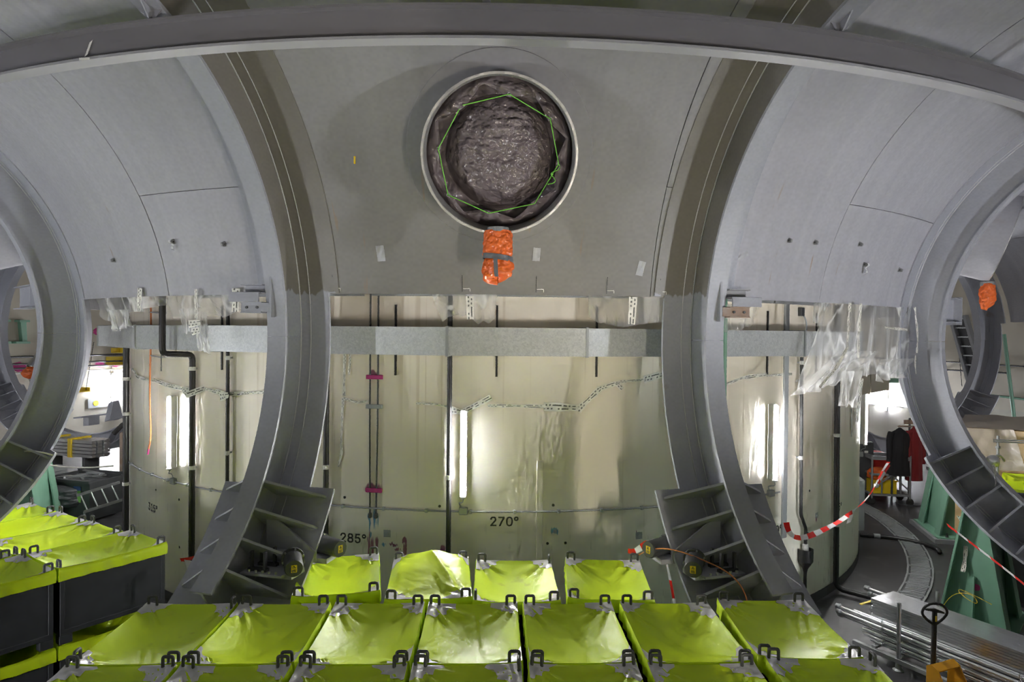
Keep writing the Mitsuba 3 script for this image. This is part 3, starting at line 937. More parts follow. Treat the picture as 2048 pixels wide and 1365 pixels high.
def wall_text(text, az, z, h, label):
    m = meshkit.text_mesh(text, h, 0.002, True)
    v = np.array(m.vertices)
    a = math.radians(az) + v[:, 0] / WR
    r = WR + 0.002 + v[:, 2]
    k = fresh("wall_inner__painted_number")
    put(k, trimesh.Trimesh(np.stack([r * np.cos(a), r * np.sin(a), z + v[:, 1]], 1), m.faces, process=False), INK)
    labels[k] = {"label": label}


for s, az, z in (("315\u00b0", -45.3, 1.36), ("300\u00b0", -30.75, 1.44), ("285\u00b0", -15.42, 1.49), ("270\u00b0", -0.98, 1.80), ("240\u00b0", 29.2, 1.34), ("225\u00b0", 43.7, 1.36)):
    wall_text(s, az, z, 0.125, f"black painted number {s[:-1]} degrees")
for az, z, s in ((-10.6, 1.65, 0.10), (13.5, 1.60, 0.10), (-16.3, 1.37, 0.09), (5.2, 1.72, 0.05), (38.9, 1.45, 0.09)):
    k = fresh("wall_inner__anchor_plate")
    put(k, on(az, WR, join([box(0, 0.008, -s / 2, s / 2, z - s / 2, z + s / 2, 0.002), moved(lathe([(0, 0), (s * .22, 0), (s * .22, .022), (0, .022)], 12, "x"), 0, (0.004, 0.0, z))])), ZINC)
for az, z in ((-14.9, 2.12), (-5.6, 2.06), (5.0, 2.08), (6.2, 1.55), (4.5, 1.55), (37.2, 1.9), (37.0, 1.2), (44.6, 1.95), (-43.0, 1.75), (-37.4, 1.72), (-37.3, 0.95), (-29.9, 1.75)):
    k = fresh("wall_inner__anchor_hole")
    put(k, on(az, WR, moved(lathe([(0, 0), (0.02, 0), (0.02, 0.004), (0, 0.004)], 12, "x"), 0, (0, 0, z))), INK)


# strips of printed tape and torn film left on the wall
def tape_strip(pts, w, seed, r=WR + 0.008, mat=TAPE, n=70, crumple=0.010, across="z"):
    """pts: (azimuth, height) or (azimuth, height, radius); returns a crumpled ribbon following the wall."""
    q = np.array([[p[0] * math.pi / 180, p[1], p[2] if len(p) > 2 else r] for p in pts], float)
    q[:, 0] *= WR
    s = np.concatenate([[0], np.cumsum(np.hypot(np.diff(q[:, 0]), np.diff(q[:, 1])))])
    t = np.linspace(0, s[-1], n)
    x, y, rr = (np.interp(t, s, q[:, i]) for i in range(3))
    dx, dy = np.gradient(x), np.gradient(y)
    L = np.hypot(dx, dy) + 1e-9
    nx, ny = -dy / L, dx / L
    ww = w * (0.62 + 0.55 * meshkit.noise(np.stack([t * 5, 0 * t + seed, 0 * t], -1), seed))
    P, U = [], []
    for j, f in enumerate(np.linspace(-0.5, 0.5, 5)):
        lift = crumple * meshkit.noise(np.stack([t * 13, 0 * t + j * 0.9, 0 * t + seed], -1), seed + 3)
        a = (x + nx * ww * f) / WR
        R = rr + lift
        P.append(np.stack([R * np.cos(a), R * np.sin(a), y + ny * ww * f], -1))
        U.append(np.stack([t, 0 * t + f + 0.5], -1))
    return mikit.ply(grid_mesh(np.array(P)), mat, True, uv=np.array(U).reshape(-1, 2))


def tape_thing(label, strips, **kw):
    k = Thing("tape_strip", label, "tape", kind=None)
    for i, (pts, w) in enumerate(strips):
        k.part("ribbon", tape_strip(pts, w, 5 * i + len(label), **kw))
    return k


tape_thing("printed white tape running down the wall from the duct beside the first left ring", [([(-14.95, 4.14), (-15.0, 3.55)], 0.055), ([(-14.4, 4.14), (-14.5, 3.85)], 0.04), ([(-15.1, 3.52), (-15.25, 3.0), (-15.2, 2.75), (-15.55, 2.55)], 0.05), ([(-15.2, 3.52), (-13.6, 3.47), (-12.5, 3.49)], 0.05)])
tape_thing("crumpled printed tape across the wall from the middle pipe to the first right ring", [([(-7.9, 3.48), (-6.0, 3.47), (-4.2, 3.42)], 0.04), ([(-4.9, 3.40), (-3.6, 3.37), (-2.6, 3.44), (-0.9, 3.58)], 0.10),
           ([(-1.2, 3.46), (1.2, 3.46), (4.2, 3.45)], 0.05), ([(4.0, 3.45), (7.3, 3.43)], 0.11), ([(7.2, 3.40), (9.4, 3.70)], 0.10), ([(9.2, 3.69), (11.2, 3.78)], 0.06), ([(11.0, 3.78), (11.6, 3.69)], 0.08), ([(11.2, 3.79), (14.0, 3.82)], 0.05), ([(13.8, 3.82), (16.6, 3.92)], 0.10)])
tape_thing("ragged pale tape across the wall from the left rim to the first left ring", [([(-53.0, 3.72), (-51.0, 3.74), (-49.0, 3.62), (-43.0, 3.60)], 0.06), ([(-43.4, 3.62), (-40, 3.56), (-34.2, 3.50)], 0.075), ([(-34.8, 3.54, 8.66), (-33.9, 3.46, 8.66), (-32.6, 3.56)], 0.11), ([(-33.0, 3.56), (-28.9, 3.50), (-24.0, 3.56)], 0.07), ([(-29.2, 3.46, 8.62), (-27.9, 3.50, 8.62)], 0.12)], crumple=0.03)
tape_thing("printed tape across the wall right of the first right ring", [([(22.5, 3.70), (25.5, 3.82), (29.0, 3.86)], 0.06), ([(29.0, 3.84), (33.2, 3.85)], 0.05)])
tape_thing("short printed tape with a brown flap beside the hanging film", [([(33.9, 3.73), (36.0, 3.78), (38.8, 3.84)], 0.06)])
tape_thing("printed tape and film running down the wall below the hanging film", [([(49.0, 3.75), (50.0, 3.2), (50.5, 2.6)], 0.10), ([(51.5, 3.7), (52.0, 3.0)], 0.08)])

# ------------------------------------------------------------------ film hanging from the shell's lower edge
def film_sheet(az0, az1, top, bottom, seed, r0=9.57, r1=9.5, nu=46, nv=26, amp=0.05, fold=7.0, pull=None, ragged=0.06):
    """bottom: list of (azimuth, z) of the lower edge; a crumpled sheet between top (z) and that edge."""
    b = np.array(bottom, float)
    U, V = np.meshgrid(np.linspace(0, 1, nu), np.linspace(0, 1, nv), indexing="ij")
    azt = az0 + (az1 - az0) * U
    azb = np.interp(U, np.linspace(0, 1, len(b)), b[:, 0])
    zb = np.interp(U, np.linspace(0, 1, len(b)), b[:, 1]) + ragged * (meshkit.noise(np.stack([U * 9, 0 * U, 0 * U + seed], -1), seed) - 0.5)
    az = azt * (1 - V) + azb * V
    z = top * (1 - V) + zb * V
    P = np.stack([U * fold, V * 2.2, 0 * U + seed], -1)
    w = amp * ((meshkit.fbm(P * [1, 0.45, 1], 2, seed) - 0.5) * 2.2 * (0.35 + V) + 0.5 * np.abs(meshkit.fbm(P * [1.6, 0.9, 1], 3, seed + 4) - 0.5))
    r = r0 + (r1 - r0) * V + w
    a = np.radians(az)
    return grid_mesh(np.stack([r * np.cos(a), r * np.sin(a), z], -1))


def film(label, sheets, tapes=()):
    k = Thing("plastic_film", label, "plastic sheet")
    for i, s in enumerate(sheets):
        k.part("sheet", film_sheet(*s[:4], seed=17 + 3 * i + len(label), **(s[4] if len(s) > 4 else {})), FILM, True)
    for i, (pts, w) in enumerate(tapes):
        k.part("printed_tape", tape_strip(pts, w, 40 + i, r=9.62, crumple=0.015), label="white printed tape")
    return k


film("torn clear film hanging from the shell edge at the far left, before the green beam", [(-40.5, -29.0, 5.06, [(-40.5, 4.70), (-38, 4.55), (-36, 4.70), (-33, 4.72), (-31, 4.78), (-29, 4.80)], dict(amp=0.09, fold=11)), (-36.5, -34.0, 4.75, [(-36.2, 4.45), (-34.6, 4.52)], dict(amp=0.05)), (-37.6, -36.6, 4.75, [(-37.4, 4.45), (-36.9, 4.50)], {})],
     [([(-31.3, 5.04, 9.66), (-31.5, 4.72, 9.66)], 0.10)])
film("torn clear film with a printed tail over the duct left of the first left ring", [(-28.6, -19.6, 5.03, [(-28.6, 4.62), (-26, 4.66), (-23, 4.62), (-20.5, 4.74), (-19.6, 4.70)], dict(amp=0.08, fold=11)), (-27.4, -25.2, 4.75, [(-26.9, 4.40), (-26.0, 4.44)], dict(amp=0.05)), (-25.4, -24.0, 4.7, [(-25.5, 4.22), (-24.2, 4.15)], dict(amp=0.06))],
     [([(-24.6, 5.0, 9.66), (-24.6, 4.62, 9.66)], 0.05), ([(-25.2, 4.54, 9.68), (-24.0, 4.56, 9.68)], 0.10), ([(-24.9, 4.44, 9.68), (-24.1, 4.46, 9.68)], 0.09), ([(-20.6, 5.0, 9.66), (-20.7, 4.70, 9.66)], 0.11)])
film("clear film strip hanging under the shell above the middle black pipe", [(-5.2, -0.4, 4.93, [(-4.4, 4.62), (-3.0, 4.68), (-1.8, 4.58), (-0.6, 4.60)], dict(amp=0.05, fold=6))], [([(-2.35, 4.90, 9.63), (-2.3, 4.62, 9.63)], 0.09)])
film("clear film hanging under the shell at the right of the middle bay", [(6.3, 12.4, 4.93, [(6.6, 4.66), (8.0, 4.58), (9.4, 4.56), (11.0, 4.58), (12.4, 4.62)], dict(amp=0.06, fold=8))], [([(9.6, 4.92, 9.64), (9.5, 4.58, 9.64)], 0.10)])
film("clear film hanging beside the stub beams of the first right ring", [(17.7, 20.6, 4.86, [(17.7, 4.52), (19.2, 4.50), (20.5, 4.60)], dict(amp=0.05, fold=4))])
film("large torn clear film draped from the shell edge over the duct's right end", [
    (28.0, 36.5, 4.95, [(26.5, 3.66), (29.5, 3.74), (31.8, 3.80), (33.6, 3.86), (35.8, 3.90)], dict(amp=0.14, fold=8, r1=9.42, nu=60, nv=40)),
    (35.8, 43.9, 4.95, [(34.6, 3.86), (37.2, 3.88), (40.0, 3.82), (43.3, 3.80)], dict(amp=0.10, fold=6, r1=9.6, nu=60, nv=40)),
    (27.0, 28.2, 4.93, [(27.3, 4.66), (28.3, 4.60)], dict(amp=0.04)),
    (29.3, 36.0, 4.25, [(26.0, 3.62), (29.0, 3.72), (31.5, 3.76), (35.0, 3.80)], dict(amp=0.16, fold=9, r0=9.66, r1=9.40)),
    (36.0, 43.0, 4.12, [(35.4, 3.80), (38.5, 3.83), (43.2, 3.78)], dict(amp=0.16, fold=8, r0=9.7, r1=9.64)),
    (31.5, 35.0, 3.95, [(31.8, 3.45), (34.6, 3.40)], dict(amp=0.08, r0=9.5, r1=9.45))],
    [([(30.5, 4.93, 9.7), (30.2, 4.3, 9.7), (29.3, 4.0, 9.62), (27.6, 3.74, 9.58)], 0.06), ([(31.9, 4.93, 9.72), (31.6, 4.5, 9.72), (31.9, 4.15, 9.70)], 0.05), ([(43.3, 4.94, 9.72), (43.9, 4.5, 9.74), (43.7, 4.2, 9.74)], 0.09), ([(43.2, 4.16, 9.74), (43.5, 3.86, 9.74)], 0.07), ([(33.6, 3.84, 9.6), (33.3, 3.2, 9.55)], 0.08), ([(36.3, 4.6, 9.7), (41.5, 4.57, 9.7)], 0.04)])

# ------------------------------------------------------------------ cover in the main vent pipe
cov = Thing("pipe_cover", "crumpled dark grey sheeting laced into the wide pipe mouth with green cord", "cover sheet")
rr_, ph_ = np.meshgrid(np.linspace(0.0, 0.785, 44), np.linspace(0, 2 * np.pi, 145), indexing="ij")
x_, y_ = rr_ * np.cos(ph_), rr_ * np.sin(ph_)
bulge = np.clip(1 - (np.hypot(x_ - 0.02, y_ + 0.0) / 0.60) ** 3.2, 0, 1)
z_ = -0.52 + 0.30 * bulge ** 0.7
N3 = np.stack([x_ * 4.2, y_ * 4.2, 0 * x_], -1)
z_ += 0.05 * (np.abs(meshkit.fbm(N3, 4, 3) - 0.5) * -2) * (0.3 + bulge) + 0.02 * (np.abs(meshkit.fbm(N3 * 2.4 + 3, 3, 8) - 0.5) * -2)
cov.part("inner_sheet", place_vent(grid_mesh(np.stack([x_, y_, z_], -1))), GREYPLASTIC, True)
GROM = [(0.094, 0.60), (-0.40, 0.48), (-0.645, 0.05), (-0.55, -0.43), (-0.11, -0.62), (0.385, -0.51), (0.63, -0.09), (0.525, 0.365)]
ga = np.array([math.atan2(y, x) for x, y in GROM])
gr = np.array([math.hypot(x, y) for x, y in GROM])
o = np.argsort(ga)
ga, gr = ga[o], gr[o]
phis = np.linspace(0, 2 * np.pi, 241)
inner, tight = [], []
for p in phis:
    d = np.abs((p - ga + np.pi) % (2 * np.pi) - np.pi)
    i = d.argmin()
    span = 0.40
    q = min(d[i] / span, 1.0)
    inner.append(gr[i] - 0.03 + (0.735 - gr[i] + 0.03) * (q ** 1.5) * (0.8 + 0.2 * math.sin(5 * p)))
    tight.append(1 - q)
inner, tight = np.array(inner), np.array(tight)
S_ = np.linspace(0, 1, 9)
R_ = inner[:, None] * (1 - S_) + 0.782 * S_
Zf = -0.30 + 0.06 * tight[:, None] * (1 - S_) - 0.05 * S_ + 0.06 * np.sin(np.pi * S_)[None, :] * (0.4 + meshkit.noise(np.stack([np.cos(phis) * 6, np.sin(phis) * 6, 0 * phis], -1), 4))[:, None]
PX = np.stack([np.cos(phis)[:, None] * R_ * 5, np.sin(phis)[:, None] * R_ * 5, 0 * R_], -1)
Zf += 0.07 * (meshkit.fbm(PX, 3, 21) - 0.5)
cov.part("folded_rim", place_vent(grid_mesh(np.stack([np.cos(phis)[:, None] * R_, np.sin(phis)[:, None] * R_, Zf], -1))), GREYPLASTIC, True)
order = [0, 1, 2, 3, 4, 5, 6, 7]
cord_pts = [np.array([GROM[i][0], GROM[i][1], -0.225]) for i in order]
for i in range(8):
    a, b = cord_pts[i], cord_pts[(i + 1) % 8]
    cov.part("cord", place_vent(tube([a, b], 0.0058, 6)), CORD, True, label="green lacing cord")
    cov.part("grommet", place_vent(moved(trimesh.creation.torus(0.016, 0.005, 16, 8), 0, a + np.array([0, 0, -0.006]))), ZINC, True)
cov.part("cord_knot", place_vent(join([tube(smoothpath([(0.63, -0.09, -0.22), (0.60, -0.16, -0.2), (0.55, -0.19, -0.19), (0.57, -0.22, -0.19), (0.52, -0.30, -0.2)], 30), 0.005, 6), moved(trimesh.creation.icosphere(2, 0.014), 0, (0.56, -0.195, -0.19))])), CORD, True)

# orange wrapped drain stub below the pipe mouth
def wrapped_stub(az, rho, ztop, label, h=0.52, w=0.165, tape=True):
    k = Thing("wrapped_drain_stub", label, "wrapped pipe")
    n, m = 56, 40
    ph, v = np.meshgrid(np.linspace(0, 2 * np.pi, n + 1), np.linspace(0, 1, m), indexing="ij")
    if tape:
        prof = np.interp(v, [0, 0.06, 0.3, 0.5, 0.56, 0.64, 0.8, 0.97, 1.0], [0.86, 0.94, 1.0, 0.98, 0.86, 0.98, 1.06, 0.95, 0.02])
    else:
        prof = np.interp(v, [0, 0.08, 0.3, 0.7, 0.97, 1.0], [0.75, 0.85, 1.0, 1.0, 0.75, 0.02])
    q = np.stack([np.cos(ph) * 2.2, np.sin(ph) * 2.2, v * 4.5 + az], -1)
    q[-1] = q[0]
    bump = 0.24 * (np.abs(meshkit.fbm(q * 1.3, 3, 5) - 0.5) * 2) + 0.20 * (meshkit.fbm(q * 0.8, 2, 9) - 0.5)
    rad = w * prof * (0.92 + bump)
    zz = ztop - h * v - 0.06 * (v > 0.7) * (v - 0.7) / 0.3 * np.cos(ph + 2.2)
    P = np.stack([rad * np.sin(ph) * 0.8, rad * np.cos(ph), zz], -1)
    M = grid_mesh(P)
    if M.volume < 0:
        M.invert()
    k.part("bag", moved(M, az, cp(rho, az, 0)), ORANGE_SOLID, 35, label="orange plastic bag")
    k.part("pipe_stub", moved(lathe([(0, ztop - 0.05), (w * 0.7, ztop - 0.05), (w * 0.7, ztop + 0.03), (0, ztop + 0.03)], 24), az, cp(rho, az, 0)), MIDGREY, 30, label="grey pipe stub")
    if tape:
        b = []
        for j, f in enumerate((0.50, 0.535, 0.57, 0.61)):
            t = np.linspace(0, 2 * np.pi, 49)
            rr = w * (0.94 + 0.05 * meshkit.noise(np.stack([np.cos(t) * 3, np.sin(t) * 3, 0 * t + j], -1), 2))
            b.append(np.stack([rr * np.sin(t) * 0.86, rr * np.cos(t), 0 * t + ztop - h * f - 0.02 * np.cos(t)], -1))
        k.part("tape_band", moved(grid_mesh(np.array(b).transpose(1, 0, 2)), az, cp(rho, az, 0)), BAND_TAPE, True, label="grey tape band")
        p = [[(w * 1.0, y - 0.02, z), (w * 1.0, y + 0.022, z)] for y, z in ((-0.03, ztop - 0.30), (-0.022, ztop - 0.36), (-0.02, ztop - 0.44), (-0.012, ztop - 0.50))]
        k.part("tape_tail", moved(grid_mesh(np.array(p, float) * [0.93, 1, 1]), az, cp(rho, az, 0)), BAND_TAPE, True)
    return k


wrapped_stub(-0.36, 10.60, 5.545, "orange bag taped around a drain stub hanging below the wide pipe mouth")
c2 = vent_frame(VENTS[1])[0]
wrapped_stub(VENTS[1], float(np.hypot(c2[0], c2[1])) - 0.25, c2[2] - 0.80, "orange bag on a drain stub seen through the second right ring", 0.45, 0.17, False)

# ------------------------------------------------------------------ tapes and studs on the shell
def shell_patch(az, th, w, h, rot, seed, lift=0.006, mat=DUCT_TAPE, n=9):
    c_, s_n = math.cos(math.radians(rot)), math.sin(math.radians(rot))
    u, v = np.meshgrid(np.linspace(-w / 2, w / 2, n), np.linspace(-h / 2, h / 2, n), indexing="ij")
    x, y = u * c_ - v * s_n, u * s_n + v * c_
    r = RC - AS * math.cos(math.radians(th))
    A, TH = np.radians(az) + x / r, np.radians(th) + y / AS
    a = AS - lift - 0.012 * meshkit.noise(np.stack([u * 30, v * 30, 0 * u + seed], -1), seed)
    rho = RC - a * np.cos(TH)
    return grid_mesh(np.stack([rho * np.cos(A), rho * np.sin(A), ZC + a * np.sin(TH)], -1))


for az, th, w, h, rot, text in ((-8.71, 16.0, 0.10, 0.19, 4, "grey tape patch on the shell left of the orange bag"), (2.36, 16.0, 0.09, 0.16, -3, "grey tape patch on the shell right of the orange bag"),
                                (10.07, 13.8, 0.09, 0.18, -10, "pale tape patch low on the shell beside the first right ring"), (18.34, 17.1, 0.16, 0.07, 30, "slanted silver tape on the shell right of the first right ring")):
    single("tape_patch", text, "tape", shell_patch(az, th, w, h, rot, int(az * 7) % 50), PATCH, True)
single("tape_patch", "small yellow tag on the shell left of the wide pipe mouth", "tape", shell_patch(-9.62, 33.4, 0.022, 0.09, -12, 3), YELLOW, True)


for az in (-12.2, -2.6, 2.7, 7.9, 12.0):
    vessel.part("chalk_mark", shell_patch(az, 9.4, 0.085, 0.008, 2, 3, 0.008), WHITE, True)
    vessel.part("chalk_mark", shell_patch(az + 0.25, 9.1, 0.008, 0.03, 0, 3, 0.008), WHITE, True)
    vessel.part("scribed_line", shell_patch(az - 0.3, 10.4, 0.007, 0.20, 0, 3, 0.008), INK, True)


def stud(az, th, label, tape=None):
    k = Thing("shell_lug", label, "lug")
    c = tp(AS, th, az)
    inward = tp(AS - 1, th, az) - c
    side = et(az)
    up = np.cross(inward, side)
    up *= np.sign(up[2])
    pts = [c + inward * d + side * s * 0.012 + up * u for s in (-1, 1) for d, u in ((-0.01, -0.035), (-0.01, 0.035), (0.06, 0.02), (0.06, -0.02))]
    k.part("plate", hull(pts), MIDGREY)
    k.part("cross_plate", hull([c + inward * d + side * s + up * u for d in (0.02, 0.03) for s in (-0.028, 0.028) for u in (-0.01, 0.01)]), DARK)
    if tape:
        g = [[c + inward * (0.06 + 0.02 * math.sin(i * 1.7)) + side * (0.022 * s + 0.004 * i) + up * (0.03 - i * tape / 6) for s in (-1, 1)] for i in range(7)]
        k.part("tape", grid_mesh(np.array(g)), DUCT_TAPE, True, label="strip of grey tape")


for az, th, t, tape in ((-26.2, 19.6, "dark lug with hanging tape on the shell plate left of the first left ring", 0.14), (-34.44, 16.7, "dark lug on the shell plate near the second left ring", None),
                        (22.31, 20.9, "leftmost of the three dark lugs in a row on the right shell plate", None), (25.05, 21.0, "middle of the three dark lugs in a row on the right shell plate", None),
                        (30.48, 21.7, "rightmost of the three dark lugs in a row on the right shell plate", None), (32.14, 17.4, "dark lug with a curl of silver tape on the right shell plate", 0.16),
                        (38.63, 17.3, "dark lug on the shell plate close to the second right ring", None), (-21.2, 18.5, "small dark lug close to the first left ring", None)):
    stud(az, th, t, tape)
k = Thing("tape_scrap", "scrap of pale tape stuck on the curved beam at the upper left", "tape")
for a0, z0, a1, z1, r in ((-18.6, EYE_Z + 2.66, -18.9, EYE_Z + 2.53, 12.045),):
    g = np.array([[cp(r + 0.006, a0 + (a1 - a0) * f - 0.08, z0 + (z1 - z0) * f), cp(r + 0.006, a0 + (a1 - a0) * f + 0.10, z0 + (z1 - z0) * f + 0.02)] for f in np.linspace(0, 1, 5)])
    k.part("strip", grid_mesh(g), WHITE, True)
g = np.array([[cp(12.11, -18.95 + f * 0.6, EYE_Z + 2.488 - 0.01 * f + s * 0.012) for s in (-1, 1)] for f in np.linspace(0, 1, 5)])
k.part("strip", grid_mesh(g), WHITE, True)

# ------------------------------------------------------------------ stub beams on the first rings
def stub_beams(side, az):
    """I-beam stubs bolted to the outer face of the web of a first ring, pointing away from the middle bay (side = -1 left, 1 right)."""
    k = Thing("stub_beam", f"steel beam stubs on the outer face of the first {'left' if side < 0 else 'right'} ring under the shell edge", "steel bracket")
    def pl(m):
        return moved(m, az)
    def bx(r0, r1, t0, t1, z0, z1, b=0.0):
        a, c = sorted((side * t0, side * t1))
        return pl(box(r0, r1, a, c, z0, z1, b))
    k.part("end_plate", bx(9.98, 10.16, 0.02, 0.05, 4.62, 5.10), RING)
    k.part("end_plate", pl(hull([(r, side * t, z) for r in (10.04, 10.06) for t, z in ((0.02, 5.06), (0.02, 5.14), (0.16, 5.06))])), RING)
    k.part("upper_beam", join([bx(9.98, 10.18, 0.13, 0.42, 4.995, 5.01), bx(9.98, 10.18, 0.13, 0.42, 4.90, 4.912), bx(10.07, 10.085, 0.05, 0.42, 4.91, 5.0)]), RING if side < 0 else MIDGREY)
    k.part("long_plate", bx(10.185, 10.21, 0.16, 0.56, 4.80, 4.915, 0.003), RING)
    k.part("lower_beam", join([bx(9.98, 10.18, 0.14, 0.42, 4.785, 4.80), bx(9.98, 10.18, 0.14, 0.42, 4.67, 4.685), bx(10.15, 10.165, 0.05, 0.42, 4.68, 4.79)]), RING if side < 0 else RUSTY)
    for t in (0.2, 0.34):
        k.part("bolt", moved(moved(lathe([(0, 0), (0.016, 0), (0.016, 0.02), (0, 0.02)], 6, "x"), 0, (10.165, side * t, 4.735)), az), DARK)


stub_beams(-1, -15 + DAZ)
stub_beams(1, 15 + DAZ)

# ------------------------------------------------------------------ bracket platforms with drums on the first rings
def label_plate(w, h):
    """A yellow warning plate with a trefoil and lines of print, in the local xz plane, facing -y."""
    plate = box(-w / 2, w / 2, -0.002, 0.0, -h / 2, h / 2)
    ink = []
    cz = h * 0.20
    for i in range(3):
        a = math.radians(90 + 120 * i)
        pts = [(w * .07 * math.cos(a + t), w * .07 * math.sin(a + t)) for t in (-.5, 0, .5)] + [(w * .27 * math.cos(a + t), w * .27 * math.sin(a + t)) for t in (.5, .17, -.17, -.5)]
        m = prism(pts, 0.002)
        ink.append(m)
    ink.append(prism([(w * .045 * math.cos(t), w * .045 * math.sin(t)) for t in np.linspace(0, 6.1, 10)], 0.002))
    R = trimesh.transformations.rotation_matrix(math.pi / 2, (1, 0, 0))
    for m in ink:
        m.apply_transform(R)
        m.apply_translation((0, -0.002, cz))
    for i in range(4):
        ink.append(box(-w * .36, w * (.36 - .08 * (i % 2)), -0.004, -0.002, -h * (.10 + .09 * i) - 0.004, -h * (.10 + .09 * i)))
    return plate, join(ink)


def oriented(mesh, x, y, z, origin):
    M = np.eye(4)
    M[:3, 0], M[:3, 1], M[:3, 2], M[:3, 3] = x, y, z, origin
    m = mesh.copy()
    m.apply_transform(M)
    if np.linalg.det(M[:3, :3]) < 0:
        m.invert()
    return m


def drum_thing(label, c, axis, length, rad, group=None):
    """A short motor-like drum: body, end cap, flange with bolts, warning plate on the cap. axis points to the labelled end."""
    k = Thing("labelled_drum", label, "drum", group=group)
    ax = np.asarray(axis, float) / np.linalg.norm(axis)
    x = np.cross((0, 0, 1), ax)
    x /= np.linalg.norm(x)
    up = np.cross(ax, x)
    prof = [(0, -length / 2), (rad * .92, -length / 2), (rad, -length / 2 + .012), (rad, length / 2 - .03), (rad * .97, length / 2 - .012), (rad * .9, length / 2), (0, length / 2)]
    k.part("body", oriented(lathe(prof, 40), x, up, ax, c), DARK, 30)
    fl = [(rad, -length / 2 + .02), (rad * 1.22, -length / 2 + .02), (rad * 1.22, -length / 2 + .045), (rad, -length / 2 + .045), (rad, -length / 2 + .02)]
    k.part("flange", oriented(lathe(fl, 40), x, up, ax, c), DARK, 30)
    for i in range(6):
        a = i * math.pi / 3 + .3
        k.part("bolt", oriented(lathe([(0, 0), (.011, 0), (.011, .02), (0, .02)], 6), x, up, ax, c + (x * math.cos(a) + up * math.sin(a)) * rad * 1.11 + ax * (-length / 2 + .045)), STEEL)
    p, ink = label_plate(rad * .62, rad * .85)
    o = c + ax * (length / 2 + .001)
    lab = k.part("warning_plate", oriented(p, x, -ax, up, o), YELLOW, label="yellow radiation warning plate")
    k.part("print", oriented(ink, x, -ax, up, o), INK, under=lab)
    return k


def jack(side, az):
    """side: -1 for the ring left of the middle, 1 for the right; everything is on the side of the middle bay."""
    s = -side
    name = "left" if side < 0 else "right"
    def pt(rho, t, z):
        return er(az) * rho + et(az) * (s * t) + np.array([0, 0, z])
    def solid(pts):
        return hull([pt(*p) for p in pts])
    k = Thing("bracket_platform", f"dark steel bracket platform with a triangular gusset on the first {name} ring", "steel bracket")
    k.part("platform", solid([(r, t, z) for r in (10.22, 10.93) for t in (.13, .62) for z in (1.868, 1.895)]), RING)
    k.part("gusset", solid([(r, t, z) for r in (10.42, 10.445) for t, z in ((.125, 2.42), (.125, 1.895), (.74, 1.895), (.74, 2.01))]), RING)
    k.part("gusset", solid([(r, t, z) for t in (.60, .615) for r, z in ((10.44, 1.895), (10.62, 1.895), (10.44, 2.0))]), RING)
    for r0 in (10.66, 10.84):
        k.part("jack_frame", join([solid([(r, t, z) for r in (r0 - .02, r0 + .02) for t in (.20, .225) for z in (1.895, 2.10)]), solid([(r, t, z) for r in (r0 - .02, r0 + .02) for t in (.36, .385) for z in (1.895, 2.10)]), solid([(r, t, z) for r in (r0 - .03, r0 + .03) for t in (.18, .405) for z in (1.895, 1.925)])]), BIN)
    for t in (.22, .30, .38, .46, .54):
        k.part("bolt", moved(lathe([(0, 0), (.016, 0), (.016, .025), (0, .025)], 6), 0, pt(10.90, t, 1.895)), STEEL)
    e_s = et(az) * s
    d1 = er(az) * .80 + e_s * .55 + np.array([0, 0, -.10])
    drum_thing(f"dark drum with a yellow radiation plate lying lower and nearer on the {name} bracket platform", pt(10.76, .66, 1.985), d1, .30, .098, "labelled drums on the bracket platforms")
    d2 = e_s * .93 + er(az) * .36
    drum_thing(f"dark drum with a yellow radiation plate set crosswise behind the {name} bracket platform", pt(10.24, .80, 2.02), d2, .36, .098, "labelled drums on the bracket platforms")
    k.part("drum_arm", hull([pt(r, t, z) for r in (10.60, 10.86) for t in (.50, .70) for z in (1.84, 1.892)]), RING)
    k.part("drum_arm", hull([pt(r, t, z) for r in (10.14, 10.40) for t in (.50, .85) for z in (1.87, 1.925)]), RING)


jack(-1, -15 + DAZ)
jack(1, 15 + DAZ)
k = Thing("reddish_cable", "thin reddish cable arching over the drum at the right bracket platform", "cable")
k.part("cable", tube(smoothpath([(10.12, 1.58, 1.93), (10.3, 1.75, 2.06), (10.5, 1.92, 2.10), (10.7, 2.2, 2.04), (10.9, 2.42, 1.93), (11.0, 2.50, 1.75), (11.05, 2.47, 1.55), (11.08, 2.44, 1.42)], 60), .007, 6), COPPER, True)


# ------------------------------------------------------------------ red and white barrier tape
def ribbon(pts, w, seed, twist=0.5, pitch=0.42, n=160, face=(0, 0, 1), sharp=1.0):
    p = smoothpath(pts, n)
    t = np.gradient(p, axis=0)
    L = np.linalg.norm(t, axis=1)
    s = np.concatenate([[0], np.cumsum(np.linalg.norm(np.diff(p, axis=0), axis=1))])
    t /= L[:, None]
    a = np.cross(t, np.cross(np.broadcast_to(face, t.shape), t))
    a /= np.linalg.norm(a, axis=1, keepdims=True) + 1e-9
    b = np.cross(t, a)
    ang = twist * 4 * (meshkit.noise(np.stack([s * 1.6 * sharp, 0 * s, 0 * s + seed], -1), seed) - .5)
    ww = w * (0.75 + 0.5 * meshkit.noise(np.stack([s * 3.2 * sharp, 0 * s + 3, 0 * s + seed], -1), seed)) if twist else w + 0 * s
    d = a * np.cos(ang)[:, None] + b * np.sin(ang)[:, None]
    P = np.stack([p - d * ww[:, None] / 2, p, p + d * ww[:, None] / 2], 1)
    U = np.stack([np.stack([s / pitch, 0 * s + f], -1) for f in (0, .5, 1)], 1)
    return mikit.ply(grid_mesh(P), BARRIER, True, uv=U.reshape(-1, 2))


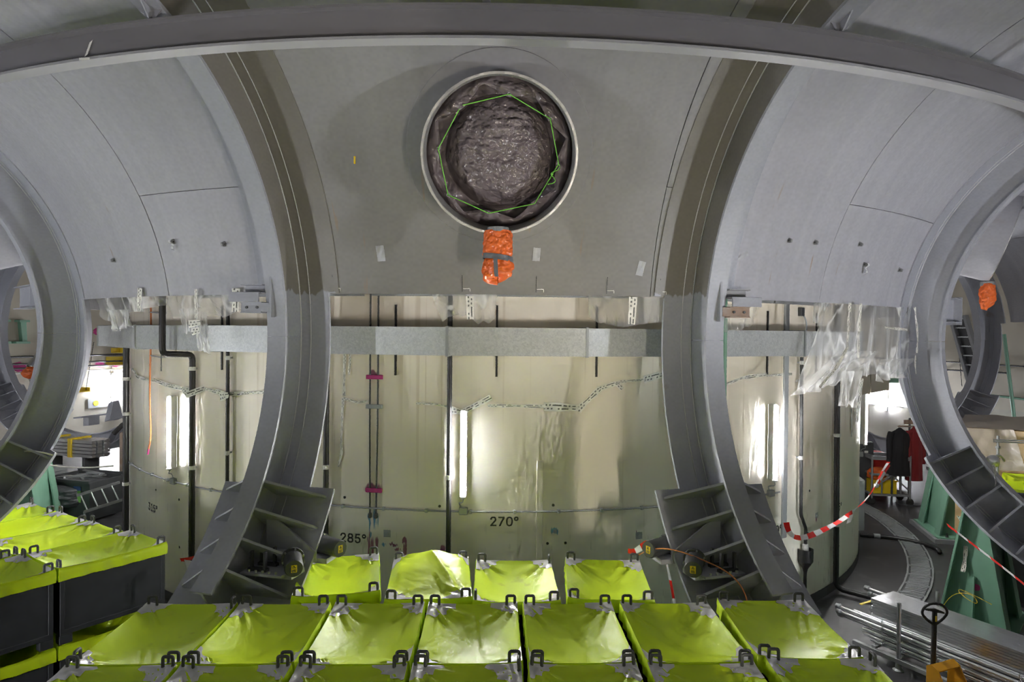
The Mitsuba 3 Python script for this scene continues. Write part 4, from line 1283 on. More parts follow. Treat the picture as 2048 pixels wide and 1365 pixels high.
k = Thing("barrier_tape", "twisted red and white barrier tape sagging between the two right rings", "tape")
k.part("ribbon", ribbon([(8.95, 3.80, 1.98), (8.72, 4.02, 1.72), (8.30, 4.55, 1.66), (7.9, 5.05, 1.70), (7.55, 5.5, 1.80), (7.25, 5.9, 1.98), (7.0, 6.2, 2.22), (6.85, 6.42, 2.40)], .065, 4, .8, .40), label="sagging run")
k.part("ribbon", ribbon([(7.1, 6.08, 2.05), (6.95, 6.25, 2.18), (6.9, 6.4, 2.36)], .05, 9, .9, .36))
k.part("tag", grid_mesh(np.array([[(7.72, 5.30, 1.74), (7.70, 5.38, 1.76)], [(7.76, 5.24, 1.63), (7.74, 5.32, 1.65)]])), WHITE, label="white paper tag")
k.part("knot", moved(trimesh.creation.icosphere(2, .04), 0, (7.12, 6.06, 2.07)), WHITE, True)
k = Thing("barrier_tape", "straight red and white barrier tape in front of the second right ring", "tape")
k.part("ribbon", ribbon([(8.62, 6.20, 1.86), (9.5, 6.20, 1.66), (10.4, 6.18, 1.44), (11.0, 6.15, 1.26)], .075, 2, 0.0, .42, face=(0.3, -0.6, 0.8)))
k = Thing("barrier_tape", "short red and white barrier tape end tied to the crate's lug at the right drum", "tape")
k.part("ribbon", ribbon([(9.75, 1.53, 1.86), (9.85, 1.62, 1.90), (9.95, 1.70, 2.0), (10.02, 1.80, 2.02)], .07, 6, .6, .22))
k = Thing("barrier_tape", "red and white barrier tape hanging behind the right bracket platform", "tape")
k.part("ribbon", ribbon([(9.5, 2.0, 1.85), (9.5, 2.07, 1.6), (9.52, 2.14, 1.25), (9.54, 2.2, 0.9)], .05, 8, .3, .45, face=(1, .2, 0)))
k = Thing("barrier_tape", "red and white barrier tape end knotted between the left crates and the first left ring", "tape")
k.part("ribbon", ribbon([(9.25, -4.0, 1.58), (9.28, -3.9, 1.60), (9.3, -3.8, 1.63), (9.3, -3.60, 1.70)], .045, 3, .4, .5))
for pp, m_ in ((((-3.93, 1.60), (-3.80, 1.58), (-3.72, 1.24), (-3.82, 1.26)), WHITE), (((-3.73, 1.27), (-3.74, 1.22), (-3.80, 1.22), (-3.81, 1.27)), RED), (((-3.62, 1.68), (-3.58, 1.66), (-3.70, 1.42), (-3.73, 1.43)), WHITE)):
    k.part("tape_end", hull([(9.3 + d, y, z) for y, z in pp for d in (0, .004)]), m_)

# ------------------------------------------------------------------ green pedestals under the rings
PED = {}


def pedestal(az, label, half=0.52, rho0=10.20, rho1=11.06, mark=False, outer=False):
    """Two A-shaped radial plates with flanged edges, tied by cross plates, on a base plate and plinth."""
    k = Thing("green_pedestal", label, "pedestal")
    def pt(rho, t, z):
        if outer:
            rho = 2 * RC - rho
        return er(az) * rho + et(az) * t + np.array([0, 0, z])
    def topz(rho):
        return ZC - math.sqrt(max((AS + .034) ** 2 - (RC - rho) ** 2, 0.01)) - .01
    k.part("plinth", hull([pt(r, t, z) for r in (rho0 - .15, rho1 + .15) for t in (-half - .32, half + .32) for z in (0, .09)]), MIDGREY, label="grey plinth")
    k.part("base_plate", hull([pt(r, t, z) for r in (rho0 - .08, rho1 + .08) for t in (-half - .25, half + .25) for z in (.09, .12)]), GREEN)
    a, b = rho0 + .30, rho1 - .24
    for s in (-1, 1):
        t0 = s * half
        k.part("side_plate", hull([pt(r, t0 + d, z) for d in (-.012, .012) for r, z in ((rho0, .12), (rho1, .12), (b, topz(b)), (a, topz(a)))]), GREEN)
        for r0, r1 in ((rho0, a), (rho1, b)):
            k.part("edge_flange", hull([pt(r + e, t0 + d, z) for d in (-.15, .15) for e in (-.014, .014) for r, z in ((r0, .12), (r1, topz(r1) - .02))]), GREEN)
        k.part("rib", hull([pt((rho0 + rho1) / 2 + e, t0 + s * d, z) for e in (-.012, .012) for d, z in ((0, .12), (.20, .12), (0, .9), (.06, .9))]), GREEN)
    k.part("cross_plate", hull([pt(rho1 - .16 + e - q, t, z) for e in (-.01, .01) for t in (-half, half) for q, z in ((0, .12), (.09, topz(rho1 - .25) - .03))]), GREEN)
    k.part("cross_plate", hull([pt(rho0 + .14 + e + q, t, z) for e in (-.01, .01) for t in (-half, half) for q, z in ((0, .12), (.13, topz(rho0 + .27) - .03))]), GREEN)
    for r in (rho0 + .12, rho1 - .12):
        for s in (-1, 1):
            k.part("anchor_bolt", moved(lathe([(0, 0), (.03, 0), (.03, .04), (.016, .04), (.016, .09), (0, .09)], 8), 0, pt(r, s * (half + .2), .12)), DARK)
    if mark:
        m = moved(lathe([(0, 0), (.05, 0), (.05, .003), (0, .003)], 20, "y"), az, pt(10.66, -half - .016, .74))
        k.part("painted_dot", m, PINK, label="purple painted dot")
    return k


pedestal(45 + DAZ, "big green A-shaped pedestal with a purple dot, behind the plank stack", mark=True)
pedestal(75 + DAZ, "green A-shaped pedestal farther back on a grey plinth, left of the purple-dotted one")
pedestal(-75 + DAZ, "green pedestal showing between the second left ring and the dark skip")
pedestal(-15 + DAZ, "green pedestal hidden behind the back row of crates, left side", half=.22, rho1=10.80)
pedestal(15 + DAZ, "green pedestal hidden behind the back row of crates, right side", half=.22, rho1=10.80)
pedestal(105 + DAZ, "green pedestal beyond the coat stand at the right", outer=False)
pedestal(105 + DAZ, "green pedestal at the outer side of the far right ring", outer=True)
pedestal(-105 + DAZ, "green pedestal beyond the dark skip at the left", outer=False)
k = Thing("tape_strip", "printed white tape dangling down the green pedestal at the right edge", "tape")
def hang(pts, w, seed, face):
    p = smoothpath(pts, 40)
    s = np.linspace(0, 1, 40)
    f = np.asarray(face, float)
    off = f * (w * (.5 + .5 * meshkit.noise(np.stack([s * 9, 0 * s, 0 * s + seed], -1), seed)))[:, None]
    P = np.stack([p - off / 2, p, p + off / 2], 1)
    U = np.stack([np.stack([s * 1.2, 0 * s + q], -1) for q in (0, .5, 1)], 1)
    return mikit.ply(grid_mesh(P), TAPE, True, uv=U.reshape(-1, 2))
_c45 = er(45 + DAZ)
_t45 = et(45 + DAZ)
k.part("ribbon", hang([_c45 * 11.25 + _t45 * .22 + np.array([0, 0, 1.25]), _c45 * 11.27 + _t45 * .20 + np.array([0, 0, .9]), _c45 * 11.30 + _t45 * .27 + np.array([0, 0, .5]), _c45 * 11.32 + _t45 * .34 + np.array([0, 0, .2])], .06, 3, _t45))
k = Thing("tape_strip", "printed white tape hanging at the left shoulder of the purple-dotted pedestal", "tape")
k.part("ribbon", hang([_c45 * 10.42 - _t45 * .50 + np.array([0, 0, 1.75]), _c45 * 10.5 - _t45 * .50 + np.array([0, 0, 1.5]), _c45 * 10.52 - _t45 * .56 + np.array([0, 0, 1.2]), _c45 * 10.5 - _t45 * .60 + np.array([0, 0, .95])], .08, 5, _c45))
k = Thing("tape_strip", "short pale tape knotted to the flange of the second right ring", "tape")
_p = tp(AF - .03, -38.5, 45 + DAZ, -.10)
k.part("ribbon", hang([_p + np.array([0, 0, .10]), _p + np.array([.02, .01, 0.02]), _p + np.array([.03, .02, -.10]), _p + np.array([.02, .03, -.22])], .09, 7, et(30)), label="pale tape")

# ------------------------------------------------------------------ floor: gratings and pipes
gr_ = Thing("floor_trench", "curved floor trench closed by slotted grey grating covers at the right", "grating")
for i, a in enumerate(np.arange(41.5, 92, 3.4)):
    b = a + 3.3
    def gp(r, q, z):
        return er(q) * r + np.array([0, 0, z])
    def strip(r0, r1, q0, q1, z0, z1):
        return hull([gp(r, q, z) for r in (r0, r1) for q in (q0, q1) for z in (z0, z1)])
    ms = []
    gr_.part("cover_plate", strip(9.36, 9.80, a, b, .0, .018), DARK)
    ms += [strip(9.36, 9.39, a, b, .018, .034), strip(9.77, 9.80, a, b, .018, .034), strip(9.36, 9.80, a, a + .12, .018, .034), strip(9.36, 9.80, b - .12, b, .018, .034)]
    for j in range(5):
        q = a + .30 + j * .58
        ms.append(strip(9.42, 9.74, q, q + .30, .018, .032))
    gr_.part("grating_cover", join(ms), ZINC)
k = Thing("floor_pipe", "black hose lying on the floor from the drum wall to the trench", "pipe")
k.part("pipe", tube(smoothpath([(3.02, 8.08, .05), (3.1, 8.4, .05), (3.35, 8.85, .05), (3.8, 9.15, .05), (4.25, 9.05, .06)], 40), .045, 12), BLACK, True)
k.part("coupling", tube([(3.08, 8.35, .05), (3.12, 8.47, .05)], .055, 12), ZINC, True)

# ------------------------------------------------------------------ plank stack on its rack, pallet truck
A_ = np.array([8.42, 5.17, 0])
U_ = np.array([0.885, 0.465, 0])            # along the planks, to the right
V_ = np.array([-0.465, 0.885, 0])           # across, away from the camera
U_ /= np.linalg.norm(U_)
V_ = np.array([-U_[1], U_[0], 0])


def rk(u, v, z):
    return A_ + U_ * u + V_ * v + np.array([0, 0, z])


def rbox(u0, u1, v0, v1, z0, z1, bevel=0):
    m = box(u0, u1, v0, v1, z0, z1, bevel)
    return moved(m, math.degrees(math.atan2(U_[1], U_[0])), A_)


rack = Thing("storage_rack", "low steel rack with round posts carrying planks and tubes at the lower right", "rack")
for u, v in ((.55, -.10), (2.45, -.10), (.55, .80), (2.45, .80)):
    rack.part("post", tube([rk(u, v, .02), rk(u, v, .90)], .026, 14), ALU, True, label="round galvanised post")
    rack.part("post_foot", moved(lathe([(0, 0), (.07, 0), (.07, .012), (.04, .03), (.034, .10), (0, .10)], 20), 0, rk(u, v, 0)), ZINC, 30)
for v in (-.10, .80):
    rack.part("rail", rbox(-.1, 3.2, v - .03, v + .03, .10, .16, .004), ZINC)
for u in (.2, .55, 1.5, 2.45):
    rack.part("crossbar", rbox(u - .03, u + .03, -.1, .8, .16, .19), ZINC)
pos = 0
for i in range(7):
    z0 = .53 + i * .035
    single("scaffold_plank", ["lowest", "second", "third", "fourth", "fifth", "sixth", "topmost"][i] + " long aluminium plank of the stack on the rack", "plank",
           join([rbox(.06 + .02 * math.sin(i * 2), 3.4, .06 + .006 * (i % 2), .60, z0 + .024, z0 + .031), rbox(.06 + .02 * math.sin(i * 2), 3.4, .06, .072, z0, z0 + .031), rbox(.06 + .02 * math.sin(i * 2), 3.4, .588, .60, z0, z0 + .031)] +
                [rbox(.08, 3.4, .11 + .08 * j, .125 + .08 * j, z0 + .031, z0 + .0325) for j in range(6)]), ALU, group="planks in the stack on the rack")
for i, (v, z, u0, r) in enumerate(((.0, .50, -.42, .024), (-.03, .445, -.38, .024), (.02, .39, -.40, .024), (.06, .50, -.20, .024), (.10, .445, .05, .024), (-.02, .335, .0, .03), (.06, .33, .1, .03), (-.03, .275, .02, .024), (.04, .27, -.05, .024), (.0, .22, .1, .024), (.09, .22, .0, .024), (.74, .62, -.46, .024), (.74, .56, -.40, .024), (.30, .50, -.1, .024), (.42, .50, -.1, .024), (.54, .50, -.1, .024), (.30, .40, .0, .024), (.42, .40, .0, .024), (.54, .40, .0, .024), (.2, .30, .0, .024), (.35, .30, .0, .024), (.5, .30, .0, .024), (.22, .215, .0, .024), (.4, .215, .0, .024), (.58, .215, .0, .024))):
    front = [.50, .445, .39, .335, .275, .22]
    txt = ("bare metal scaffold tube deep inside the rack, behind the near tubes" if v > .15 and v < .7 else "bare scaffold tube at the rack's far side, " + ("upper" if z > .6 else "lower") + " of the pair" if v > .6 else
           f"bare scaffold tube at the rack's near side, {['topmost', 'second', 'third', 'fourth', 'fifth', 'lowest'][min(range(6), key=lambda q: abs(front[q] - z))]} layer, {'outer' if v < .045 else 'inner'} one")
    kk = Thing("scaffold_tube", txt, "tube", group="scaffold tubes in the rack")
    kk.part("tube", tube([rk(u0, v, z), rk(3.3, v, z)], r, 12), ALU, True)
    if u0 < -.3:
        kk.part("coupler", tube([rk(u0 - .02, v, z), rk(u0 + .05, v, z)], r + .016, 12), ZINC, True, label="end coupler")
        kk.part("coupler_bolt", tube([rk(u0 + .01, v - .05, z + .02), rk(u0 + .01, v + .05, z + .02)], .011, 8), STEEL, True)
single("yellow_strap", "yellow cross strap at the end of the plank stack", "strap", rbox(-.12, -.08, .06, .66, .62, .632), YELLOW)
for u in (.30, 1.0, 1.95, 2.6):
    kk = Thing("chain", f"short chain around the near tubes of the rack, {({.30: 'leftmost', 1.0: 'second from left', 1.95: 'third from left', 2.6: 'rightmost'})[u]}", "chain", group="chains around the tubes in the rack")
    for j in range(11):
        a = rk(u + .01 * math.sin(j), -.075 + .003 * j, .56 - j * .034)
        m = trimesh.creation.torus(.017, .0045, 14, 6)
        m.apply_transform(trimesh.transformations.rotation_matrix(math.pi / 2, U_ if j % 2 else V_))
        kk.part("link", moved(m, 0, a), STEEL, True)

tr = Thing("pallet_truck", "yellow pallet truck with a black loop handle in front of the plank stack", "pallet truck")
base = np.array([9.62, 5.36, 0])
fdir = np.array([0.93, 0.36, 0]); fdir /= np.linalg.norm(fdir)
sdir = np.array([-fdir[1], fdir[0], 0])
w0 = np.array([-.02, 1.0, 0.0]); w0 /= np.linalg.norm(w0)
def tk(f, s, z):
    return base + fdir * f + sdir * s + np.array([0, 0, z])
loop = []
for a in np.linspace(0, 2 * np.pi, 40, endpoint=False):
    x_l, z_l = .158 * math.sin(a), .115 * math.cos(a)
    taper = 1.0 if z_l > 0 else 1.0 - .55 * (-z_l / .115) ** 1.5
    loop.append(base + w0 * x_l * taper + np.array([.02, 0, 1.06 + z_l * (1.0 if z_l > 0 else 1.25)]))
tr.part("handle_loop", tube(loop, .016, 10, closed=True), RUBBER, True, label="black loop handle")
tr.part("handle_bar", hull([base + w0 * s + np.array([.02 + d, 0, 1.075 + z]) for s, z in ((-.12, .018), (.12, -.028), (-.12, .036), (.12, -.01), (0, .04), (0, 0)) for d in (-.012, .012)]), RUBBER)
tr.part("shaft", tube([base + np.array([.02, 0, 1.07]), base + np.array([0, 0, .16])], .029, 14), RUBBER, True)
tr.part("shaft_label", hull([base + w0 * s + np.array([.05, 0, z]) for s in (-.012, .012) for z in (.96, 1.03)] + [base + w0 * s + np.array([.046, 0, z]) for s in (-.012, .012) for z in (.96, 1.03)]), YELLOW, label="yellow sticker")
tr.part("pump", join([moved(lathe([(0, .08), (.07, .08), (.075, .2), (.05, .24), (.05, .34), (0, .34)], 24), 0, base), box(base[0] - .06, base[0] + .06, base[1] - .09, base[1] + .09, .10, .16, .01)]), DARK, 30)
for s in (-1, 1):
    m = moved(lathe([(0, -.025), (.085, -.025), (.09, -.015), (.09, .015), (.085, .025), (0, .025)], 24, "y"), math.degrees(math.atan2(fdir[1], fdir[0])), base + sdir * s * .05 + np.array([0, 0, .09]))
    tr.part("steering_wheel", m, RUBBER, 30)
head = [(.06, .10), (.06, .46), (.12, .50), (.20, .46), (.34, .20), (.34, .12)]
pts = [tk(f, s * .19, z) for f, z in head for s in (-1, 1)]
tr.part("head_plate", join([hull([tk(f, s, z) for f, z in head for s in (a, a + .02)]) for a in (-.2, .18)] + [hull([tk(f, s, z) for f, z in ((.06, .44), (.12, .50), (.14, .48), (.08, .42)) for s in (-.2, .2)]), hull([tk(f, s, z) for f, z in ((.12, .50), (.21, .45), (.20, .43), (.12, .48)) for s in (-.2, .2)])]), AMBER, label="amber painted head frame")
for s in (-1, 1):
    tr.part("fork", join([hull([tk(f, s * .19 + d, z) for f, z in ((.28, .06), (.28, .20), (1.35, .14), (1.45, .10), (1.45, .06)) for d in (-.08, .08)])]), AMBER, label="amber painted fork")
    m = moved(lathe([(0, -.035), (.04, -.035), (.04, .035), (0, .035)], 16, "y"), math.degrees(math.atan2(fdir[1], fdir[0])), tk(1.25, s * .19, .04))
    tr.part("fork_roller", m, RUBBER, 30)
k = Thing("yellow_rope", "thin yellow rope coiled at the foot of the green pedestal", "rope")
k.part("rope", tube(smoothpath([(7.9, 6.45, .02), (8.15, 6.4, .35), (8.35, 6.5, .78), (8.5, 6.55, .86), (8.62, 6.6, .85), (8.7, 6.58, .80), (8.6, 6.5, .83), (8.75, 6.75, .80)], 60), .004, 6), YELLOW, True)

# ------------------------------------------------------------------ background at the right: trolley, coats, cabinet, crate stack
tro = Thing("trolley", "grey tube-framed trolley on castors holding a yellow box, seen past the drum wall", "trolley")
C0, CX, CY = np.array([.05, 10.0, 0]), np.array([.16, .99, 0]), np.array([-.99, .16, 0])
CX /= np.linalg.norm(CX); CY = np.array([-CX[1], CX[0], 0])
tc = lambda x, y, z: C0 + CX * x + CY * y + np.array([0, 0, z])
for x in (0, .95):
    for y in (-.05, .55):
        tro.part("upright", tube([tc(x, y, .16), tc(x, y, 1.32)], .026, 10), MIDGREY, True)
        m = moved(lathe([(0, -.022), (.085, -.022), (.095, -.01), (.095, .01), (.085, .022), (0, .022)], 20, "y"), math.degrees(math.atan2(CX[1], CX[0])), tc(x, y, .095))
        tro.part("castor", m, RUBBER, 30)
for z in (.26, .80, 1.24):
    for a, b in (((0, -.05), (.95, -.05)), ((0, .55), (.95, .55)), ((0, -.05), (0, .55)), ((.95, -.05), (.95, .55))):
        tro.part("rail", bar(tc(*a, z), tc(*b, z), .05, .05 if z < 1 else .10), MIDGREY)
for x in (.25, .72):
    tro.part("upright", tube([tc(x, -.05, .26), tc(x, -.05, .80)], .02, 8), MIDGREY, True)
tro.part("brace", bar(tc(.08, -.05, .45), tc(.5, -.05, .80), .03), MIDGREY)
tro.part("brace", bar(tc(.5, -.05, .80), tc(.9, -.05, .42), .03), MIDGREY)
tro.part("deck", hull([tc(x, y, z) for x in (0, .95) for y in (-.05, .55) for z in (.25, .27)]), DARK)
b = Thing("yellow_box", "yellow plastic box standing on the trolley's deck", "box")
b.part("body", join([hull([tc(x, y, z) for x in (.02, .66) for y in (.05, .45) for z in (.275, .62)])]), YELLOW)
b.part("rim", join([bar(tc(.0, .03, .62), tc(.68, .03, .62), .03), bar(tc(.0, .47, .62), tc(.68, .47, .62), .03)]), YELLOW)


def lump(c, rx, ry, rz, seed, amp=.35):
    m = trimesh.creation.icosphere(4, 1.0)
    v = np.array(m.vertices)
    v *= (1 + amp * (meshkit.fbm(v * 2.2 + seed, 3, seed) - .5) + .5 * amp * np.abs(meshkit.fbm(v * 4 + seed, 2, seed + 2) - .5))[:, None]
    m.vertices = v * [rx, ry, rz] + np.asarray(c)
    return m


single("orange_bag", "crumpled orange bag lying on the yellow box in the trolley", "bag", lump(tc(.22, .2, .78), .18, .26, .17, 4), ORANGE_SOLID, 40)
single("clear_bag", "small bluish bag beside the orange bag in the trolley", "bag", lump(tc(.55, .2, .70), .12, .17, .09, 9), WHITE, 40)
single("red_bin", "red bin behind the trolley", "bin", join([hull([(x, y, z) for x, y in ((-.9, 10.45), (-.9, 11.0), (-1.4, 10.45), (-1.4, 11.0)) for z in (.0, 1.15)]), hull([(x, y, z) for x, y in ((-.86, 10.42), (-.86, 11.03), (-1.44, 10.42), (-1.44, 11.03)) for z in (1.12, 1.18)])]), RED)
k = Thing("grey_cabinet", "grey metal cabinet half hidden by the right rim of the drum wall", "cabinet")
k.part("body", hull([(x, y, z) for x, y in ((2.6, 8.1), (2.5, 8.46), (2.0, 8.3), (1.9, 8.62)) for z in (.0, 1.15)]), ZINC)
k = Thing("dark_cabinet", "dark grey cabinet with a white edge beside the trolley", "cabinet")
k.part("body", hull([(x, y, z) for x, y in ((-.4, 9.45), (-.3, 10.25), (-.9, 9.45), (-.9, 10.25)) for z in (.0, 1.58)]), DARK)
k.part("edge_strip", hull([(x, y, z) for x, y in ((-.38, 9.62), (-.38, 10.25)) for z in (1.585, 1.60)] + [(x, y, z) for x, y in ((-.42, 9.62), (-.42, 10.25)) for z in (1.585, 1.60)]), WHITE)
k.part("sticker", hull([(-.295, y, z) for y in (10.0, 10.1) for z in (1.30, 1.36)] + [(-.30, y, z) for y in (10.0, 10.1) for z in (1.30, 1.36)]), WHITE)
k = Thing("tool_pile", "pile of dark tools and a red-tipped bar lying on the dark cabinet", "tools")
for i in range(5):
    k.part("tool", tube([(-.5 - .06 * i, 9.5 + .1 * i, 1.65 + .02 * i), (-.55, 9.95 + .06 * i, 1.72 - .015 * i)], .03, 10), DARK, True)
k.part("red_tip", tube([(-.45, 9.85, 1.78), (-.5, 10.0, 1.72)], .035, 10), RED, True)
k.part("grinder", lump((-.6, 9.75, 1.85), .16, .2, .12, 3), DARK, 40)


def coat(label, c, w, h, mat, seed):
    """A hanging coat: shoulders, body and sleeves as one draped surface."""
    n, m = 40, 26
    a, v = np.meshgrid(np.linspace(0, 2 * np.pi, n + 1), np.linspace(0, 1, m), indexing="ij")
    prof = np.interp(v, [0, .04, .12, .22, .6, 1.0], [.10, .30, .85, 1.0, .95, 1.08])
    q = np.stack([np.cos(a) * 2.5, np.sin(a) * 2.5, v * 1.6 + seed], -1)
    r = prof * (1 + .22 * (meshkit.fbm(q, 3, seed) - .5) + .05 * np.sin(a * 9 + seed))
    x, y = r * np.cos(a) * w * .34, r * np.sin(a) * w * .5
    z = h * (.5 - v)
    k = Thing("hanging_coat", label, "coat")
    M = grid_mesh(np.stack([x, y, z], -1))
    k.part("body", moved(M, 10, c), mat, True)
    for s in (-1, 1):
        p = smoothpath([np.array([0, s * w * .40, h * .40]), np.array([.02, s * w * .52, h * .25]), np.array([.04, s * w * .55, h * -.05]), np.array([.03, s * w * .56, h * -.2])], 14)
        k.part("sleeve", moved(tube(p, np.linspace(.085, .06, 14), 12), 10, c), mat, True)
    return k


st = Thing("coat_stand", "coat stand with a reddish top board beyond the trolley", "coat stand")
st.part("pole", tube([(.05, 11.02, 0), (.05, 11.02, 2.30)], .025, 10), DARK, True)
st.part("pole", tube([(.15, 10.5, 0), (.15, 10.5, 1.9)], .025, 10), DARK, True)
st.part("top_board", hull([(x, y, z) for x in (.04, .08) for y in (10.86, 11.14) for z in (2.14, 2.25)]), RUSTY, label="reddish board")
st.part("arm", tube([(.06, 10.7, 2.08), (.06, 11.2, 2.08)], .02, 8), RUSTY, True)
st.part("base", moved(lathe([(0, 0), (.3, 0), (.3, .03), (.05, .06), (0, .06)], 24), 0, (.05, 11.02, 0)), DARK, 30)
coat("black coat hanging on the coat stand, left of the dark red one", (.10, 10.72, 1.42), .62, 1.25, CLOTH_BLACK, 3)
coat("dark red coat hanging on the coat stand", (.12, 11.12, 1.38), .42, 1.45, CLOTH_RED, 8)

pk = Thing("wrapped_case", "large plywood case draped in pale sheeting beyond the second right ring", "case")
pk.part("case", hull([(x, y, z) for x, y in ((3.4, 9.95), (4.3, 12.9), (1.2, 11.8), (2.2, 14.4)) for z in (.25, 2.48)]), PLY, label="plywood case")
Yg, Zg = np.meshgrid(np.linspace(9.9, 10.9, 26), np.linspace(2.52, 1.65, 20), indexing="ij")
pk.part("sheeting", grid_mesh(np.stack([3.46 + .305 * (Yg - 9.95) + .10 * meshkit.fbm(np.stack([Yg * 4, Zg * 4, 0 * Yg], -1), 3, 2) + .10 * (2.52 - Zg), Yg + .25 * (2.52 - Zg), Zg], -1)), TARP, True, label="pale wrinkled sheeting")
Xg, Yg = np.meshgrid(np.linspace(0, 1, 20), np.linspace(0, 1, 30), indexing="ij")
Xg, Yg = 1.15 + 2.4 * Xg + .95 * Yg, 11.75 - 1.9 * Xg + 2.95 * Yg
pk.part("top_sheet", grid_mesh(np.stack([Xg, Yg, 2.50 + .06 * meshkit.fbm(np.stack([Xg * 3, Yg * 3, 0 * Xg], -1), 3, 5) + 0 * Xg], -1)), TARP, True)
pk.part("skid", hull([(x, y, z) for x, y in ((3.3, 10.3), (3.35, 10.45), (1.5, 11.75), (1.6, 11.9)) for z in (0, .25)]), PLY)
pk.part("skid", hull([(x, y, z) for x, y in ((4.1, 12.6), (4.15, 12.75), (2.3, 14.1), (2.4, 14.2)) for z in (0, .25)]), PLY)
sc = Thing("guard_rail", "scaffold upright with two level guard rails before the plywood case", "scaffold")
sc.part("upright", tube([(4.0, 10.42, 0), (4.0, 10.42, 2.42)], .026, 10), ZINC, True)
sc.part("upright", tube([(4.6, 12.6, 0), (4.6, 12.6, 2.42)], .026, 10), ZINC, True)
for z in (2.30, 2.34):
    sc.part("guard_bar", tube([(4.03, 10.3, z), (4.62, 12.7, z)], .015, 8), ZINC, True)
for z in (1.9, 2.15, 2.3):
    sc.part("coupler", tube([(4.0, 10.42, z), (4.0, 10.42, z + .05)], .045, 10), ZINC, True)
k = Thing("glass_lamp", "bulkhead lamp with a clear dome and yellow mark beyond the second right ring", "lamp")
k.part("dome", moved(trimesh.creation.icosphere(3, .13), 0, (4.35, 10.05, 1.95)), ALU, True)
k.part("bracket", tube(smoothpath([(4.3, 10.1, 1.95), (4.3, 10.25, 2.05), (4.3, 10.3, 2.0), (4.2, 10.4, 1.95)], 14), .022, 8), ALU, True)
k.part("bag", lump((4.3, 9.72, 2.02), .12, .2, .10, 6), WHITE, 40, label="pale bag")
k.part("post", tube([(4.3, 10.0, 0), (4.3, 10.0, 1.85)], .03, 8), DARK, True)
for i, (x, y) in enumerate(((5.05, 10.35), (4.4, 11.15))):
    crate(x, y, 75, "dark crate with a yellow-green cover beyond the second right ring" + (", nearest" if i == 0 else ", farther right"), "covered crates at the far right", False, 1.62)
    crate(x, y, 75, "lower dark crate bearing a far right crate", "lower crates at the far right", False, 1.62 - PITCH)
k = Thing("motor", "dark cylindrical motor at the right edge below the yellow-green crates", "motor")
k.part("body", moved(lathe([(0, -.25), (.16, -.25), (.18, -.2), (.18, .2), (.14, .26), (0, .26)], 28, "y"), -20, (6.6, 8.75, 1.66)), DARK, 30)
k.part("stand", hull([(x, y, z) for x in (6.5, 6.7) for y in (8.6, 8.9) for z in (0, 1.5)]), DARK)
# duct end, green box and column behind the film
k = Thing("duct_outlet", "beige sheet-metal duct outlet below the hanging film", "duct")
k.part("box", hull([(4.0, 7.72, 3.30), (4.0, 8.10, 3.36), (4.0, 7.72, 3.80), (4.0, 8.10, 3.80), (3.4, 7.9, 3.30), (3.4, 8.3, 3.36), (3.4, 7.9, 3.8), (3.4, 8.3, 3.8)]), OUTER)
k.part("throat", hull([(4.0, 7.45, 3.24), (4.0, 7.70, 3.28), (4.0, 7.45, 3.72), (4.0, 7.70, 3.78), (3.6, 7.5, 3.2), (3.6, 7.75, 3.28), (3.6, 7.5, 3.72), (3.6, 7.75, 3.78)]), OUTER)
k.part("hanger", join([tube([(3.8, 7.9, 3.8), (3.8, 7.9, 5.4)], .012, 8), tube([(3.8, 8.15, 3.8), (3.8, 8.15, 5.4)], .012, 8)]), ZINC, True)
k.part("green_block", hull([(x, y, z) for x in (3.5, 3.9) for y in (8.12, 8.36) for z in (3.5, 3.78)]), GREEN)
single("green_column", "narrow green steel column behind the first right ring", "column", join([box(8.36, 8.40, 3.02, 3.20, 0, 6.0), box(8.24, 8.52, 3.17, 3.20, 0, 6.0)]).apply_translation((.42, -.22, 0)), GREEN)

# ------------------------------------------------------------------ outer wall fittings, left and right
def wall_line(label, cat, az0, az1, z0, z1, r, mat, base="wall_pipe"):
    pts = [cp(R_OUT - .12, az0 + (az1 - az0) * f, z0 + (z1 - z0) * f) for f in np.linspace(0, 1, 30)]
    k = Thing(base, label, cat)
    k.part("tube", tube(pts, r, 8), mat, True)
    for f in (.1, .37, .63, .9):
        a = az0 + (az1 - az0) * f
        k.part("saddle", on(a, R_OUT, box(-.13, 0, -.03, .03, z0 + (z1 - z0) * f - .03, z0 + (z1 - z0) * f + .03)), ZINC)


for z, r, m, t in ((3.42, .035, DARK, "upper dark pipe on the far left wall"), (3.15, .03, DARK, "second dark pipe on the far left wall"), (2.99, .03, DARK, "third dark pipe on the far left wall"), (2.81, .022, WHITE, "pale pipe lowest on the far left wall")):
    wall_line(t, "pipe", -128, -108, z, z, r, m)
wall_line("dark pipe low on the far right wall", "pipe", 108, 128, 3.2, 3.2, .03, DARK)
wall_line("second dark pipe on the far right wall", "pipe", 104, 128, 3.45, 3.6, .025, DARK)
wall_line("pale ledge pipe low on the far right wall", "pipe", 116, 128, 1.58, 1.58, .04, WHITE)
wall_line("green handrail pipe at the far right", "pipe", 100, 116, 1.45, 1.45, .05, GREEN)
wall_line("upper green handrail pipe at the far right", "pipe", 100, 110, 2.25, 2.35, .04, GREEN)
k = Thing("green_post", "leaning green post at the far right wall", "post")
k.part("post", tube([cp(R_OUT - .5, 107.9, 4.6), cp(R_OUT - .5, 106.0, 0.0)], .06, 10), GREEN, True)
